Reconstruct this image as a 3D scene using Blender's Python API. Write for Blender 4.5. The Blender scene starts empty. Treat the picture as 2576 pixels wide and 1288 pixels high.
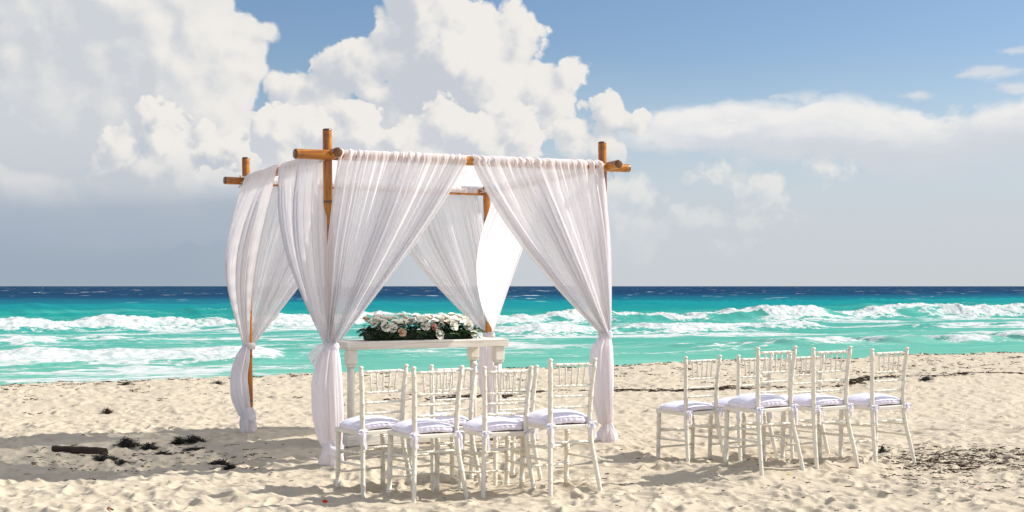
import bpy, math, random
import numpy as np
from mathutils import Vector, Matrix

R = math.radians
PI = math.pi
scene = bpy.context.scene
COL = scene.collection
rng = random.Random(7)
nr = np.random.RandomState(11)

# ------------------------------------------------------------------ camera
EYE = 1.45
SEA = -0.9
FPX = 3305.0
cam_d = bpy.data.cameras.new('camera')
cam = bpy.data.objects.new('camera', cam_d)
COL.objects.link(cam)
cam.location = (0, 0, EYE)
cam.rotation_euler = (R(90), 0, 0)
cam_d.sensor_width = 36
cam_d.lens = FPX / 2576 * 36
cam_d.shift_y = 76 / 2576
cam_d.clip_start = 0.1
cam_d.clip_end = 90000
scene.camera = cam

# shore frame: E1 runs along the beach (to the right and away), E2 out to sea
E1 = np.array([0.886, 0.464]); E1 /= np.linalg.norm(E1)
E2 = np.array([-E1[1], E1[0]])

SUN_EL, SUN_AZ = R(38), math.atan2(E1[0], E1[1]) + R(12)

# ------------------------------------------------------------------ node helper
class NB:
    def __init__(s, tree):
        s.t = tree; s.n = tree.nodes; s.l = tree.links
    def new(s, typ, **kw):
        n = s.n.new(typ)
        for k, v in kw.items(): setattr(n, k, v)
        return n
    def put(s, sock, v):
        if isinstance(v, bpy.types.NodeSocket): s.l.new(v, sock)
        elif v is not None:
            if isinstance(v, (tuple, list)) and len(v) == 3 and sock.type == 'RGBA': v = (*v, 1)
            sock.default_value = v
    def m(s, op, a, b=None, c=None, clamp=False):
        n = s.new('ShaderNodeMath', operation=op, use_clamp=clamp)
        s.put(n.inputs[0], a)
        if b is not None: s.put(n.inputs[1], b)
        if c is not None: s.put(n.inputs[2], c)
        return n.outputs[0]
    def add(s, a, b): return s.m('ADD', a, b)
    def sub(s, a, b): return s.m('SUBTRACT', a, b)
    def mul(s, a, b): return s.m('MULTIPLY', a, b)
    def sstep(s, x, lo, hi, a=0.0, b=1.0):
        n = s.new('ShaderNodeMapRange', interpolation_type='SMOOTHSTEP')
        s.put(n.inputs[0], x); s.put(n.inputs[1], lo); s.put(n.inputs[2], hi); s.put(n.inputs[3], a); s.put(n.inputs[4], b)
        return n.outputs[0]
    def lin(s, x, lo, hi, a=0.0, b=1.0):
        n = s.new('ShaderNodeMapRange')
        s.put(n.inputs[0], x); s.put(n.inputs[1], lo); s.put(n.inputs[2], hi); s.put(n.inputs[3], a); s.put(n.inputs[4], b)
        return n.outputs[0]
    def vm(s, op, a, b=None, scale=None):
        n = s.new('ShaderNodeVectorMath', operation=op)
        s.put(n.inputs[0], a)
        if b is not None: s.put(n.inputs[1], b)
        if scale is not None: s.put(n.inputs[3], scale)
        return n.outputs[0]
    def mix(s, f, a, b, blend='MIX'):
        n = s.new('ShaderNodeMix', data_type='RGBA', blend_type=blend)
        s.put(n.inputs[0], f); s.put(n.inputs[6], a); s.put(n.inputs[7], b)
        return n.outputs[2]
    def noise(s, vec, scale, detail=4, rough=.55, dist=0.0, dim='3D'):
        n = s.new('ShaderNodeTexNoise', noise_dimensions=dim)
        s.put(n.inputs['Vector'], vec); s.put(n.inputs['Scale'], scale)
        s.put(n.inputs['Detail'], detail); s.put(n.inputs['Roughness'], rough); s.put(n.inputs['Distortion'], dist)
        return n.outputs[0]
    def voro(s, vec, scale, detail=0, rough=.5, feature='F1'):
        n = s.new('ShaderNodeTexVoronoi', feature=feature)
        s.put(n.inputs['Vector'], vec); s.put(n.inputs['Scale'], scale)
        if detail:
            s.put(n.inputs['Detail'], detail); s.put(n.inputs['Roughness'], rough)
        return n.outputs['Distance']
    def ramp(s, x, stops, interp='LINEAR'):
        n = s.new('ShaderNodeValToRGB')
        cr = n.color_ramp; cr.interpolation = interp
        while len(cr.elements) < len(stops): cr.elements.new(0.5)
        for e, (p, c) in zip(cr.elements, stops):
            e.position = p; e.color = (*c, 1)
        s.put(n.inputs[0], x)
        return n.outputs[0]
    def sep(s, v):
        n = s.new('ShaderNodeSeparateXYZ'); s.put(n.inputs[0], v); return n.outputs
    def comb(s, x, y, z):
        n = s.new('ShaderNodeCombineXYZ'); s.put(n.inputs[0], x); s.put(n.inputs[1], y); s.put(n.inputs[2], z); return n.outputs[0]

# ------------------------------------------------------------------ world sky with clouds
world = bpy.data.worlds.new("World"); scene.world = world
world.use_nodes = True
w = NB(world.node_tree); w.n.clear()
sky = w.new('ShaderNodeTexSky', sky_type='NISHITA')
sky.sun_disc = False
sky.sun_elevation = SUN_EL
sky.sun_rotation = SUN_AZ
sky.air_density = 1.0; sky.dust_density = 0.6; sky.ozone_density = 2.0
D = w.new('ShaderNodeTexCoord').outputs['Generated']
D = w.vm('NORMALIZE', D)
dx, dy, dz = w.sep(D)
AZ = w.m('ARCTAN2', dx, dy)
hor = w.m('SQRT', w.add(w.add(w.mul(dx, dx), w.mul(dy, dy)), 1e-4))
EL = w.m('MINIMUM', w.m('DIVIDE', dz, hor), 3.0)

def pxdir(u, v):
    """direction (azimuth, tan elevation) of a point in the sky of the photo"""
    a = math.atan((u - 1288) / FPX)
    return a, (720 - v) / FPX * math.cos(a)

SX, SY = 0.0085, 0.0080          # step towards the sun in (az, tan el) for the relief light
def cloud_layer(blobs, seed, s1, amp, edge=.06, stretch=1.0, step=1.0, gain=1.0, wob=0.012, rim=.42, k=.10):
    """cumulus lobes: alpha, light (0 shaded .. 1 lit), density"""
    def dens(az, el):
        V = w.comb(w.mul(az, 1.0 / stretch), el, 0)
        V = w.vm('ADD', V, (seed * 1.37, seed * .71, 0))
        n1 = w.new('ShaderNodeTexNoise', noise_dimensions='2D'); w.put(n1.inputs['Vector'], V)
        w.put(n1.inputs['Scale'], s1 * 1.3); w.put(n1.inputs['Detail'], 5.0); w.put(n1.inputs['Roughness'], .62)
        wv = w.vm('SCALE', w.vm('SUBTRACT', n1.outputs['Color'], (.5, .5, .5)), scale=wob * 2)
        V2 = w.vm('ADD', V, wv)
        bil = None
        for q, (sc_, am) in enumerate(((1, 1.0), (2.3, .50), (5.3, .24))):
            vo = w.new('ShaderNodeTexVoronoi', feature='F1', voronoi_dimensions='2D'); w.put(vo.inputs['Vector'], V2)
            w.put(vo.inputs['Scale'], s1 * sc_)
            dd = vo.outputs['Distance']
            b = w.mul(w.sub(.40, w.mul(w.mul(dd, dd), 1.7)), am)
            bil = b if bil is None else w.add(bil, b)
        fine = w.mul(w.sub(n1.outputs['Fac'], .5), 1.75)
        mac = None
        for (u, v, ru, rv) in blobs:
            a0, e0 = pxdir(u, v)
            p = w.mul(w.sub(az, a0), FPX / ru); q = w.mul(w.sub(el, e0), FPX / rv)
            g = w.sub(1.0, w.m('SQRT', w.add(w.mul(p, p), w.mul(q, q))))
            g = w.mul(g, min(ru, rv) / 180.0)
            mac = g if mac is None else w.m('SMOOTH_MAX', mac, g, k)
        return w.add(w.add(w.m('MINIMUM', mac, 1.2), w.mul(bil, amp)), w.mul(fine, amp * 1.0))
    d0 = dens(AZ, EL)
    d1 = dens(w.add(AZ, SX * step), w.add(EL, SY * step))
    alpha = w.sstep(d0, 0.0, edge)
    big = w.noise(w.comb(w.add(AZ, seed), w.mul(EL, 1.2), seed), s1 * .75, 3, .5)
    lit = w.add(w.mul(w.sub(d0, d1), 2.9 * gain), w.sstep(d0, 0.0, rim, .54, .16))
    lit = w.add(lit, w.mul(w.sub(big, .5), 1.35))
    return alpha, w.m('ADD', lit, 0.0, clamp=True), d0

bg_sky = w.new('ShaderNodeBackground')
hs = w.new('ShaderNodeHueSaturation'); w.put(hs.inputs['Color'], sky.outputs[0]); hs.inputs['Saturation'].default_value = 1.12; hs.inputs['Hue'].default_value = .505
w.put(bg_sky.inputs[0], hs.outputs[0]); bg_sky.inputs[1].default_value = 0.074
cur = bg_sky.outputs[0]
def over(cur, fac, col):
    b = w.new('ShaderNodeBackground'); w.put(b.inputs[0], col); b.inputs[1].default_value = 0.745
    ms = w.new('ShaderNodeMixShader'); w.put(ms.inputs[0], fac); w.l.new(cur, ms.inputs[1]); w.l.new(b.outputs[0], ms.inputs[2])
    return ms.outputs[0]
soft = w.noise(w.comb(w.mul(AZ, .5), EL, 7.7), 14, 4, .5)
hazecol = w.mix(w.sstep(AZ, -.26, -.02), (0.30, 0.36, 0.435), (0.53, 0.56, 0.60))
hz = w.sstep(w.add(EL, w.mul(w.sub(soft, .5), .05)), 0.03, 0.185, 0.96, 0.0)
cur = over(cur, hz, w.mix(w.sstep(EL, .0, .12), hazecol, w.mix(w.sstep(AZ, -.26, -.02), (.385, .45, .54), (.53, .58, .655))))

# unseen clouds outside the picture, brighter and denser to add fill light
n_out = w.noise(w.vm('MULTIPLY', D, (1, 1, 1.8)), 3.2, 6, .58)
outside = w.m('MULTIPLY', w.sstep(w.m('ABSOLUTE', AZ), .45, .75), 1.0, clamp=True)
outside = w.m('MAXIMUM', outside, w.sstep(EL, .3, .6))
fo = w.mul(w.mul(w.sstep(n_out, .45, .56), outside), w.sstep(EL, .0, .08))
cur = over(cur, fo, w.mix(w.sstep(n_out, .50, .74), (.98, .96, .94), (.72, .74, .78)))

def shade(lit, dark, white=(0.785, 0.76, 0.725)):
    lerp = lambda t: tuple(a * (1 - t) + b * t for a, b in zip(dark, white))
    return w.ramp(lit, [(0.0, dark), (.30, lerp(.30)), (.55, lerp(.68)), (.80, lerp(.95)), (1.0, white)])
def lowgrey(col, lo, hi, c0, amt=.8):
    """clouds greyer towards their bases"""
    return w.mix(w.sstep(EL, lo, hi, amt, 0.0), col, c0)

# flat bank on the right
a, l, d = cloud_layer([(2150, 345, 430, 110), (2600, 330, 330, 90), (1820, 330, 200, 72), (1740, 350, 160, 50), (2350, 420, 420, 60), (2050, 300, 220, 60)],
                      3.3, 17, .20, edge=.22, stretch=1.9, gain=1.0, wob=.024, rim=.7)
bk = w.noise(w.comb(w.mul(AZ, .42), EL, 2.2), 26, 5, .6)
bcol = w.mix(w.sstep(w.add(EL, w.mul(w.sub(bk, .5), .05)), .078, .125), (.56, .59, .64), shade(l, (.60, .62, .665), (.80, .785, .765)))
cur = over(cur, w.mul(a, w.mul(.95, w.sstep(w.add(EL, w.mul(w.sub(bk, .5), .06)), .055, .10))), bcol)
a, l, d = cloud_layer([(2490, 178, 80, 16), (2580, 225, 85, 22), (2300, 240, 50, 12), (2570, 128, 60, 12)], 5.1, 44, .07, edge=.09, stretch=2.6, gain=.6, wob=.01)
cur = over(cur, w.mul(a, .70), (.70, .69, .70))
# dim puffs low on the right
a, l, d = cloud_layer([(1915, 475, 75, 62), (1775, 440, 75, 36), (1600, 500, 100, 60), (1690, 560, 130, 46), (1860, 565, 120, 34), (1560, 580, 110, 110), (2090, 425, 70, 26), (1900, 610, 110, 34)],
                      8.7, 30, .22, edge=.22, gain=1.1, wob=.010)
cur = over(cur, w.mul(a, w.sstep(EL, .02, .09, .2, .85)), shade(l, (.56, .60, .64), (.74, .73, .71)))
# big mass at the left
a, l, d = cloud_layer([(200, 160, 420, 400), (470, 110, 160, 190), (590, 60, 110, 60), (330, 420, 330, 230), (560, 250, 85, 150), (60, 500, 420, 230), (600, 430, 230, 170), (780, 520, 260, 110), (668, 74, 74, 44), (632, 168, 44, 30), (600, 110, 80, 60)],
                      1.7, 13, .19, edge=.08, gain=1.15, wob=.016, rim=.9)
sl = w.noise(w.comb(w.mul(AZ, .9), EL, 1.1), 9, 4, .5)
cl = w.mix(w.sstep(sl, .38, .66, 0, .42), shade(l, (.56, .585, .62)), (.545, .575, .615))
cur = over(cur, w.mul(a, w.sstep(w.add(EL, w.mul(w.sub(sl, .5), .03)), .022, .060)), lowgrey(cl, .03, .13, (.44, .485, .545), .85))
# central tower
a, l, d = cloud_layer([(1060, 50, 120, 150), (1140, 170, 190, 190), (1310, 110, 75, 105), (1230, 270, 190, 190), (875, 175, 90, 75), (930, 235, 90, 60), (800, 265, 130, 90), (1435, 195, 40, 46), (1390, 260, 60, 70), (1090, 350, 330, 130), (1150, 500, 330, 120), (697, 222, 24, 26)],
                      2.9, 19, .20, edge=.075, gain=1.2, wob=.012, rim=.55)
cur = over(cur, w.mul(a, w.sstep(EL, .03, .09)), lowgrey(shade(l, (.52, .55, .60)), .05, .15, (.55, .58, .62), .6))
# puff right of the tower
a, l, d = cloud_layer([(1520, 285, 66, 50), (1590, 305, 56, 32), (1450, 322, 70, 32), (1500, 380, 90, 66)], 4.4, 34, .16, edge=.06, gain=1.2, wob=.008, rim=.4)
cur = over(cur, w.mul(a, w.sstep(EL, .075, .115)), shade(l, (.54, .57, .61)))
# foreground cauliflower rows
a, l, d = cloud_layer([(400, 350, 90, 90), (350, 430, 110, 120), (470, 470, 110, 120), (540, 390, 80, 90), (610, 440, 110, 130)], 6.3, 26, .20, edge=.05, gain=1.25, wob=.010, rim=.45)
cur = over(cur, w.mul(a, w.sstep(EL, .045, .10)), lowgrey(shade(l, (.50, .535, .58)), .05, .11, (.49, .52, .57)))
a, l, d = cloud_layer([(700, 345, 100, 95), (790, 320, 75, 60), (900, 335, 110, 80), (1010, 355, 90, 70), (1110, 305, 70, 62), (1200, 345, 110, 80), (1290, 330, 70, 60), (960, 450, 420, 110)], 7.9, 27, .21, edge=.05, gain=1.3, wob=.010, rim=.45)
cur = over(cur, w.mul(a, w.sstep(EL, .05, .10)), lowgrey(shade(l, (.56, .58, .62)), .05, .10, (.55, .58, .62)))
# grey rain-dark streaks under the left mass
nb = w.noise(w.comb(w.mul(AZ, .25), EL, 4.4), 30, 4, .5)
e_ = w.add(EL, w.mul(w.sub(nb, .5), .03))
gb = w.mul(w.mul(w.sstep(e_, .078, .050), w.sstep(AZ, -.05, -.20)), w.sstep(e_, .026, .040, .55, 1.0))
cur = over(cur, w.mul(gb, .68), (.33, .39, .475))
wo = w.new('ShaderNodeOutputWorld'); w.l.new(cur, wo.inputs[0])
world.cycles.sampling_method = 'MANUAL'; world.cycles.sample_map_resolution = 256

# ------------------------------------------------------------------ sun
sd = bpy.data.lights.new('sun', 'SUN'); so = bpy.data.objects.new('sun', sd); COL.objects.link(so)
sd.energy = 4.15; sd.angle = R(0.5); sd.color = (1.0, 0.95, 0.86)
sv = Vector((math.sin(SUN_AZ) * math.cos(SUN_EL), math.cos(SUN_AZ) * math.cos(SUN_EL), math.sin(SUN_EL)))
so.rotation_euler = sv.to_track_quat('Z', 'Y').to_euler()
so.location = (6, 2, 8)

vs = scene.view_settings
vs.view_transform = 'Standard'; vs.look = 'None'; vs.exposure = 0.58; vs.gamma = 1.0; vs.use_curve_mapping = False
scene.cycles.transparent_max_bounces = 24
scene.cycles.max_bounces = 8
scene.cycles.diffuse_bounces = 5

# ------------------------------------------------------------------ materials
def mat(name):
    m = bpy.data.materials.new(name); m.use_nodes = True
    nb = NB(m.node_tree); nb.n.clear()
    out = nb.new('ShaderNodeOutputMaterial')
    return m, nb, out
def principled(nb, out, **kw):
    p = nb.new('ShaderNodeBsdfPrincipled')
    for k, v in kw.items(): nb.put(p.inputs[k.replace('_', ' ')], v)
    nb.l.new(p.outputs[0], out.inputs[0])
    return p
def bump(nb, h, strength=.3, dist=.01, normal=None):
    b = nb.new('ShaderNodeBump'); b.inputs['Strength'].default_value = strength; b.inputs['Distance'].default_value = dist
    nb.put(b.inputs['Height'], h)
    if normal is not None: nb.put(b.inputs['Normal'], normal)
    return b.outputs[0]

def mat_sand():
    m, nb, out = mat('sand')
    P = nb.new('ShaderNodeNewGeometry').outputs['Position']
    n1 = nb.noise(P, 1.3, 4, .6); n2 = nb.noise(P, 14, 4, .6); n3 = nb.noise(P, 320, 2, .6)
    c = nb.mix(n1, (.46, .397, .306), (.53, .470, .378))
    c = nb.mix(nb.mul(nb.sstep(n2, .5, .75), .35), c, (.52, .42, .285))
    c = nb.mix(nb.sstep(n3, .62, .74), c, (.34, .26, .17))
    c = nb.mix(nb.sstep(n3, .36, .26), c, (.70, .64, .53))
    specks = nb.voro(P, 24)
    spn = nb.noise(P, 2.1, 2, .5)
    c = nb.mix(nb.mul(nb.sstep(specks, .11, .05), nb.sstep(spn, .44, .6)), c, (.16, .11, .06))
    wet = nb.vm('DOT_PRODUCT', P, (float(E2[0]), float(E2[1]), 0)); wet = wet.node.outputs['Value']
    c = nb.mix(nb.mul(nb.sstep(nb.add(wet, nb.mul(n1, 1.2)), 20.3, 21.5), .5), c, (.33, .27, .19))
    nrm = bump(nb, nb.add(nb.mul(nb.noise(P, 38, 4, .6), .8), nb.mul(n3, .18)), .55, .014)
    principled(nb, out, Base_Color=c, Roughness=.92, Normal=nrm, Specular_IOR_Level=.2)
    return m

def mat_sea():
    m, nb, out = mat('sea_water')
    P = nb.new('ShaderNodeNewGeometry').outputs['Position']
    d2 = nb.vm('DOT_PRODUCT', P, (float(E2[0]), float(E2[1]), 0)).node.outputs['Value']
    d1 = nb.vm('DOT_PRODUCT', P, (float(E1[0]), float(E1[1]), 0)).node.outputs['Value']
    S = nb.comb(d1, d2, 0)
    lg = nb.m('LOGARITHM', nb.m('MAXIMUM', d2, 10.0), 10.0)
    wob = nb.noise(nb.comb(nb.mul(d1, .18), d2, 0), .05, 4, .6)
    lgw = nb.add(lg, nb.mul(nb.sub(wob, .5), .22))
    # log10 t: 30->1.48, 60->1.78, 80->1.9, 110->2.04, 200->2.3, 400->2.6
    x = nb.lin(lgw, 1.3, 3.3)
    c = nb.ramp(x, [(0.0, (0.1718, 0.4041, 0.3267)), (.10, (0.1263, 0.3705, 0.2939)), (.20, (0.0758, 0.3144, 0.2559)), (.30, (0.0353, 0.2750, 0.2396)), (.36, (0.0040, 0.2245, 0.2123)),
                    (.42, (0.0018, 0.1886, 0.2145)), (.49, (0.0012, 0.1236, 0.1766)), (.55, (0.0012, 0.0683, 0.1356)), (.605, (0.0009, 0.032, 0.090)), (.85, (0.0009, 0.023, 0.075)), (1.0, (0.0014, 0.028, 0.082))])
    patch = nb.noise(nb.comb(nb.mul(d1, .25), d2, 3), .09, 5, .62)
    c = nb.mix(nb.mul(nb.sstep(patch, .52, .68), .40), c, nb.mix(.5, c, (0.0, .32, .33)))
    stk = nb.noise(nb.comb(nb.mul(d1, .16), nb.mul(d2, .8), 6), .9, 5, .62)
    c = nb.mix(nb.mul(nb.sstep(stk, .50, .66), .30), c, nb.mix(1.0, c, (.62, .80, .80), 'MULTIPLY'))
    c = nb.mix(nb.mul(nb.mul(nb.sstep(stk, .50, .36), .28), nb.sstep(lg, 2.2, 1.8)), c, (.24, .50, .44))
    # foam
    at = nb.new('ShaderNodeAttribute', attribute_name='foam').outputs['Fac']
    fs = nb.comb(nb.mul(d1, .42), d2, nb.sep(P)[2])
    warp = nb.new('ShaderNodeTexNoise'); nb.put(warp.inputs['Vector'], fs); nb.put(warp.inputs['Scale'], .8); nb.put(warp.inputs['Detail'], 3)
    fsw = nb.vm('ADD', fs, nb.vm('SCALE', nb.vm('SUBTRACT', warp.outputs['Color'], (.5, .5, .5)), scale=1.7))
    lace = nb.m('ABSOLUTE', nb.sub(nb.noise(fsw, .75, 5, .6), .5))
    lace = nb.sub(1.0, nb.mul(lace, 5.5))
    fin = nb.noise(nb.vm('MULTIPLY', fs, (1.6, 1, 1)), 3.4, 5, .65)
    n = nb.add(nb.mul(lace, .52), nb.mul(fin, .60))
    f = nb.sstep(n, nb.sub(.98, at), nb.sub(1.20, at))
    # foam whitecaps far out
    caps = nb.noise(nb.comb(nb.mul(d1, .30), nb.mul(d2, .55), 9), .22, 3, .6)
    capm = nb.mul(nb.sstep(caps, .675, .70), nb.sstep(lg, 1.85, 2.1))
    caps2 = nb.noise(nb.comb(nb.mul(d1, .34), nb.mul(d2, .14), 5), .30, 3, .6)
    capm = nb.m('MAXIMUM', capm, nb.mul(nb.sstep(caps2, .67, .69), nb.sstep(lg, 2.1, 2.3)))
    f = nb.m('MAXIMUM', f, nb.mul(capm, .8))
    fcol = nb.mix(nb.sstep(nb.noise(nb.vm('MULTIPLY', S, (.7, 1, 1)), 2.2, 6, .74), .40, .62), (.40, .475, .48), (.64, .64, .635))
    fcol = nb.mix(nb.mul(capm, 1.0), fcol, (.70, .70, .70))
    col = nb.mix(f, c, fcol)
    rip = nb.noise(nb.comb(nb.mul(d1, .5), d2, 0), 2.2, 5, .6)
    rip2 = nb.noise(nb.comb(nb.mul(d1, .4), d2, 0), .35, 4, .6)
    hgt = nb.add(nb.mul(rip, .10), nb.mul(rip2, .5))
    fb = nb.noise(P, 5.5, 5, .65)
    nrm = bump(nb, nb.add(hgt, nb.mul(nb.mul(fb, f), .10)), .55, .6)
    dif = nb.new('ShaderNodeBsdfDiffuse'); nb.put(dif.inputs[0], col); nb.put(dif.inputs['Normal'], nrm)
    gl = nb.new('ShaderNodeBsdfGlossy'); nb.put(gl.inputs['Color'], (.9, .95, 1)); gl.inputs['Roughness'].default_value = .28; nb.put(gl.inputs['Normal'], nrm)
    trl = nb.new('ShaderNodeBsdfTranslucent'); nb.put(trl.inputs[0], nb.mix(.5, col, (.05, .8, .65)))
    mx = nb.new('ShaderNodeMixShader'); nb.put(mx.inputs[0], nb.sstep(f, 0, .6, .045, .0)); nb.l.new(dif.outputs[0], mx.inputs[1]); nb.l.new(gl.outputs[0], mx.inputs[2])
    nb.l.new(mx.outputs[0], out.inputs[0])
    return m

def mat_bamboo():
    m, nb, out = mat('bamboo')
    tc = nb.new('ShaderNodeTexCoord').outputs['Object']
    x, y, z = nb.sep(tc)
    grain = nb.noise(nb.comb(nb.mul(x, 60), nb.mul(y, 60), nb.mul(z, 2.0)), 1.0, 5, .65)
    patchy = nb.noise(nb.comb(nb.mul(x, 5), nb.mul(y, 5), nb.mul(z, 1.2)), 2.0, 4, .6)
    c = nb.ramp(nb.add(nb.mul(grain, .45), nb.mul(patchy, .6)), [(.30, (.085, .018, .002)), (.43, (.30, .085, .005)), (.55, (.50, .18, .008)), (.68, (.60, .29, .022)), (.8, (.62, .36, .06))])
    jt = nb.new('ShaderNodeAttribute', attribute_name='scorch').outputs['Fac']
    c = nb.mix(nb.mul(jt, .85), c, (.045, .016, .006))
    principled(nb, out, Base_Color=c, Roughness=nb.lin(grain, .3, .7, .22, .42), Coat_Weight=.35, Coat_Roughness=.12,
               Normal=bump(nb, grain, .25, .004))
    return m

def mat_cloth(name, col, amin, amax, trans=.45, wr=1.0, blend=.35):
    m, nb, out = mat(name)
    P = nb.new('ShaderNodeNewGeometry').outputs['Position']
    tc = nb.new('ShaderNodeTexCoord').outputs['UV']
    ux, uy, _ = nb.sep(tc)
    cre = nb.noise(nb.comb(nb.mul(ux, 46), nb.mul(uy, 1.6), 0), 1.0, 4, .6)
    cre2 = nb.noise(nb.comb(nb.mul(ux, 150), nb.mul(uy, 3.0), 0), 1.0, 2, .5)
    nrm = bump(nb, nb.add(cre, nb.mul(cre2, .08)), .28 * wr, .010)
    c = nb.mix(nb.sstep(cre, .35, .7), tuple(.97 * v for v in col), col)
    df = nb.new('ShaderNodeBsdfDiffuse'); nb.put(df.inputs[0], c); nb.put(df.inputs['Normal'], nrm)
    tr = nb.new('ShaderNodeBsdfTranslucent'); nb.put(tr.inputs[0], c); nb.put(tr.inputs['Normal'], nrm)
    mx = nb.new('ShaderNodeMixShader'); mx.inputs[0].default_value = trans
    nb.l.new(df.outputs[0], mx.inputs[1]); nb.l.new(tr.outputs[0], mx.inputs[2])
    lw = nb.new('ShaderNodeLayerWeight'); lw.inputs[0].default_value = blend
    a = nb.add(nb.lin(lw.outputs['Facing'], 0, 1, amin, amax), nb.mul(nb.sub(cre, .5), .16))
    a = nb.m('MINIMUM', a, .99)
    tp = nb.new('ShaderNodeBsdfTransparent')
    mo = nb.new('ShaderNodeMixShader'); nb.put(mo.inputs[0], a); nb.l.new(tp.outputs[0], mo.inputs[1]); nb.l.new(mx.outputs[0], mo.inputs[2])
    nb.l.new(mo.outputs[0], out.inputs[0])
    return m

def mat_paint(name, col, rough=.42, wear=.5):
    m, nb, out = mat(name)
    tc = nb.new('ShaderNodeTexCoord').outputs['Object']
    inf = nb.new('ShaderNodeObjectInfo').outputs['Random']
    V = nb.vm('ADD', tc, nb.comb(nb.mul(inf, 7), nb.mul(inf, 3), 0))
    n = nb.noise(V, 9, 4, .6); n2 = nb.noise(V, 60, 3, .6)
    c = nb.mix(nb.sstep(n, .35, .7), col, tuple(v * k for v, k in zip(col, (.95, .93, .88))))
    c = nb.mix(nb.mul(nb.sstep(n2, .66, .74), wear), c, (.48, .40, .28))
    principled(nb, out, Base_Color=c, Roughness=rough, Normal=bump(nb, n2, .12, .003))
    return m

def mat_wood_white():
    m, nb, out = mat('whitewashed_wood')
    tc = nb.new('ShaderNodeTexCoord').outputs['Object']
    x, y, z = nb.sep(tc)
    g = nb.noise(nb.comb(nb.mul(x, 1.6), nb.mul(y, 22), nb.mul(z, 34)), 1.0, 5, .65, .6)
    c = nb.ramp(g, [(.30, (.52, .46, .38)), (.45, (.72, .68, .61)), (.6, (.80, .77, .71)), (.8, (.82, .80, .76))])
    principled(nb, out, Base_Color=c, Roughness=.6, Normal=bump(nb, g, .3, .004))
    return m

def mat_simple(name, col, rough=.6, var=.3, scale=20, **kw):
    m, nb, out = mat(name)
    tc = nb.new('ShaderNodeTexCoord').outputs['Object']
    inf = nb.new('ShaderNodeObjectInfo').outputs['Random']
    n = nb.noise(nb.vm('ADD', tc, nb.comb(nb.mul(inf, 5), 0, 0)), scale, 4, .6)
    c = nb.mix(nb.sstep(n, .35, .65), tuple(v * (1 - var) for v in col), tuple(min(1, v * (1 + var * .5)) for v in col))
    principled(nb, out, Base_Color=c, Roughness=rough, Normal=bump(nb, n, .3, .004), **kw)
    return m

def mat_satin():
    m, nb, out = mat('satin')
    tc = nb.new('ShaderNodeTexCoord').outputs['Object']
    x, y, z = nb.sep(tc)
    n = nb.noise(nb.vm('MULTIPLY', tc, (1, 1, .25)), 34, 3, .6)
    n2 = nb.noise(tc, 7, 3, .5)
    principled(nb, out, Base_Color=(.78, .745, .89), Roughness=.36, Sheen_Weight=.3,
               Specular_IOR_Level=.7, Normal=bump(nb, nb.add(nb.mul(n, .6), n2), .35, .010))
    return m

M = dict(sand=mat_sand(), sea=mat_sea(), bamboo=mat_bamboo(),
         sheer=mat_cloth('sheer_voile', (.95, .94, .97), .80, 1.02, .42, .6, .42),
         gathered=mat_cloth('gathered_voile', (.945, .93, .98), .94, 1.0, .45, .6),
         roof=mat_cloth('roof_voile', (.92, .89, .92), .03, 1.0, .5, 1.0, .75),
         chair=mat_paint('cream_paint', (.78, .745, .665)),
         table=mat_wood_white(),
         tleg=mat_paint('table_paint', (.79, .76, .70), .5, .3),
         satin=mat_satin(),
         ribbon=mat_simple('ribbon', (.74, .72, .84), .4, .08),
         weed=mat_simple('seaweed', (.022, .016, .010), .7, .5, 60),
         brownweed=mat_simple('dry_seaweed', (.06, .028, .012), .8, .5, 60),
         driftwood=mat_simple('driftwood', (.035, .014, .007), .75, .5, 30),
         rose=mat_simple('rose_petal', (.95, .94, .85), .5, .03, 30),
         rosep=mat_simple('rose_petal_pink', (.84, .44, .36), .5, .25, 30),
         roseb=mat_simple('rose_petal_blush', (.85, .62, .44), .5, .15, 30),
         cord=mat_simple('white_cord', (.72, .70, .66), .8, .2, 90),
         leaf=mat_simple('rose_leaf', (.020, .055, .014), .45, .5, 30),
         fern=mat_simple('fern', (.05, .13, .02), .5, .4, 30),
         red=mat_simple('red_plastic', (.7, .03, .01), .4, .1),
         yellow=mat_simple('yellow_bit', (.75, .6, .12), .5, .1),
         dleaf=mat_simple('dead_leaf', (.20, .075, .025), .7, .5, 40))

# ------------------------------------------------------------------ object helpers
def obj(name, verts, faces, m, parent=None, smooth=True, uv=None, attr=None):
    me = bpy.data.meshes.new(name)
    verts = np.asarray(verts, dtype=np.float32)
    if isinstance(faces, np.ndarray) and faces.ndim == 2:
        nf, k = faces.shape
        me.vertices.add(len(verts)); me.vertices.foreach_set('co', verts.ravel())
        me.loops.add(nf * k); me.loops.foreach_set('vertex_index', faces.astype(np.int32).ravel())
        me.polygons.add(nf); me.polygons.foreach_set('loop_start', np.arange(0, nf * k, k, dtype=np.int32))
        me.polygons.foreach_set('loop_total', np.full(nf, k, dtype=np.int32))
        me.update(calc_edges=True)
    else:
        me.from_pydata([tuple(v) for v in verts.tolist()], [], [tuple(f) for f in faces])
        me.update()
    if smooth: me.polygons.foreach_set('use_smooth', np.ones(len(me.polygons), dtype=bool))
    if uv is not None:
        layer = me.uv_layers.new(name='UVMap')
        li = np.empty(len(me.loops), dtype=np.int32); me.loops.foreach_get('vertex_index', li)
        layer.data.foreach_set('uv', np.asarray(uv, dtype=np.float32)[li].ravel())
    for k, v in (attr or {}).items():
        a = me.attributes.new(k, 'FLOAT', 'POINT'); a.data.foreach_set('value', np.asarray(v, dtype=np.float32))
    me.materials.append(m)
    me.validate()
    o = bpy.data.objects.new(name, me); COL.objects.link(o)
    if parent is not None: o.parent = parent
    return o

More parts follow.
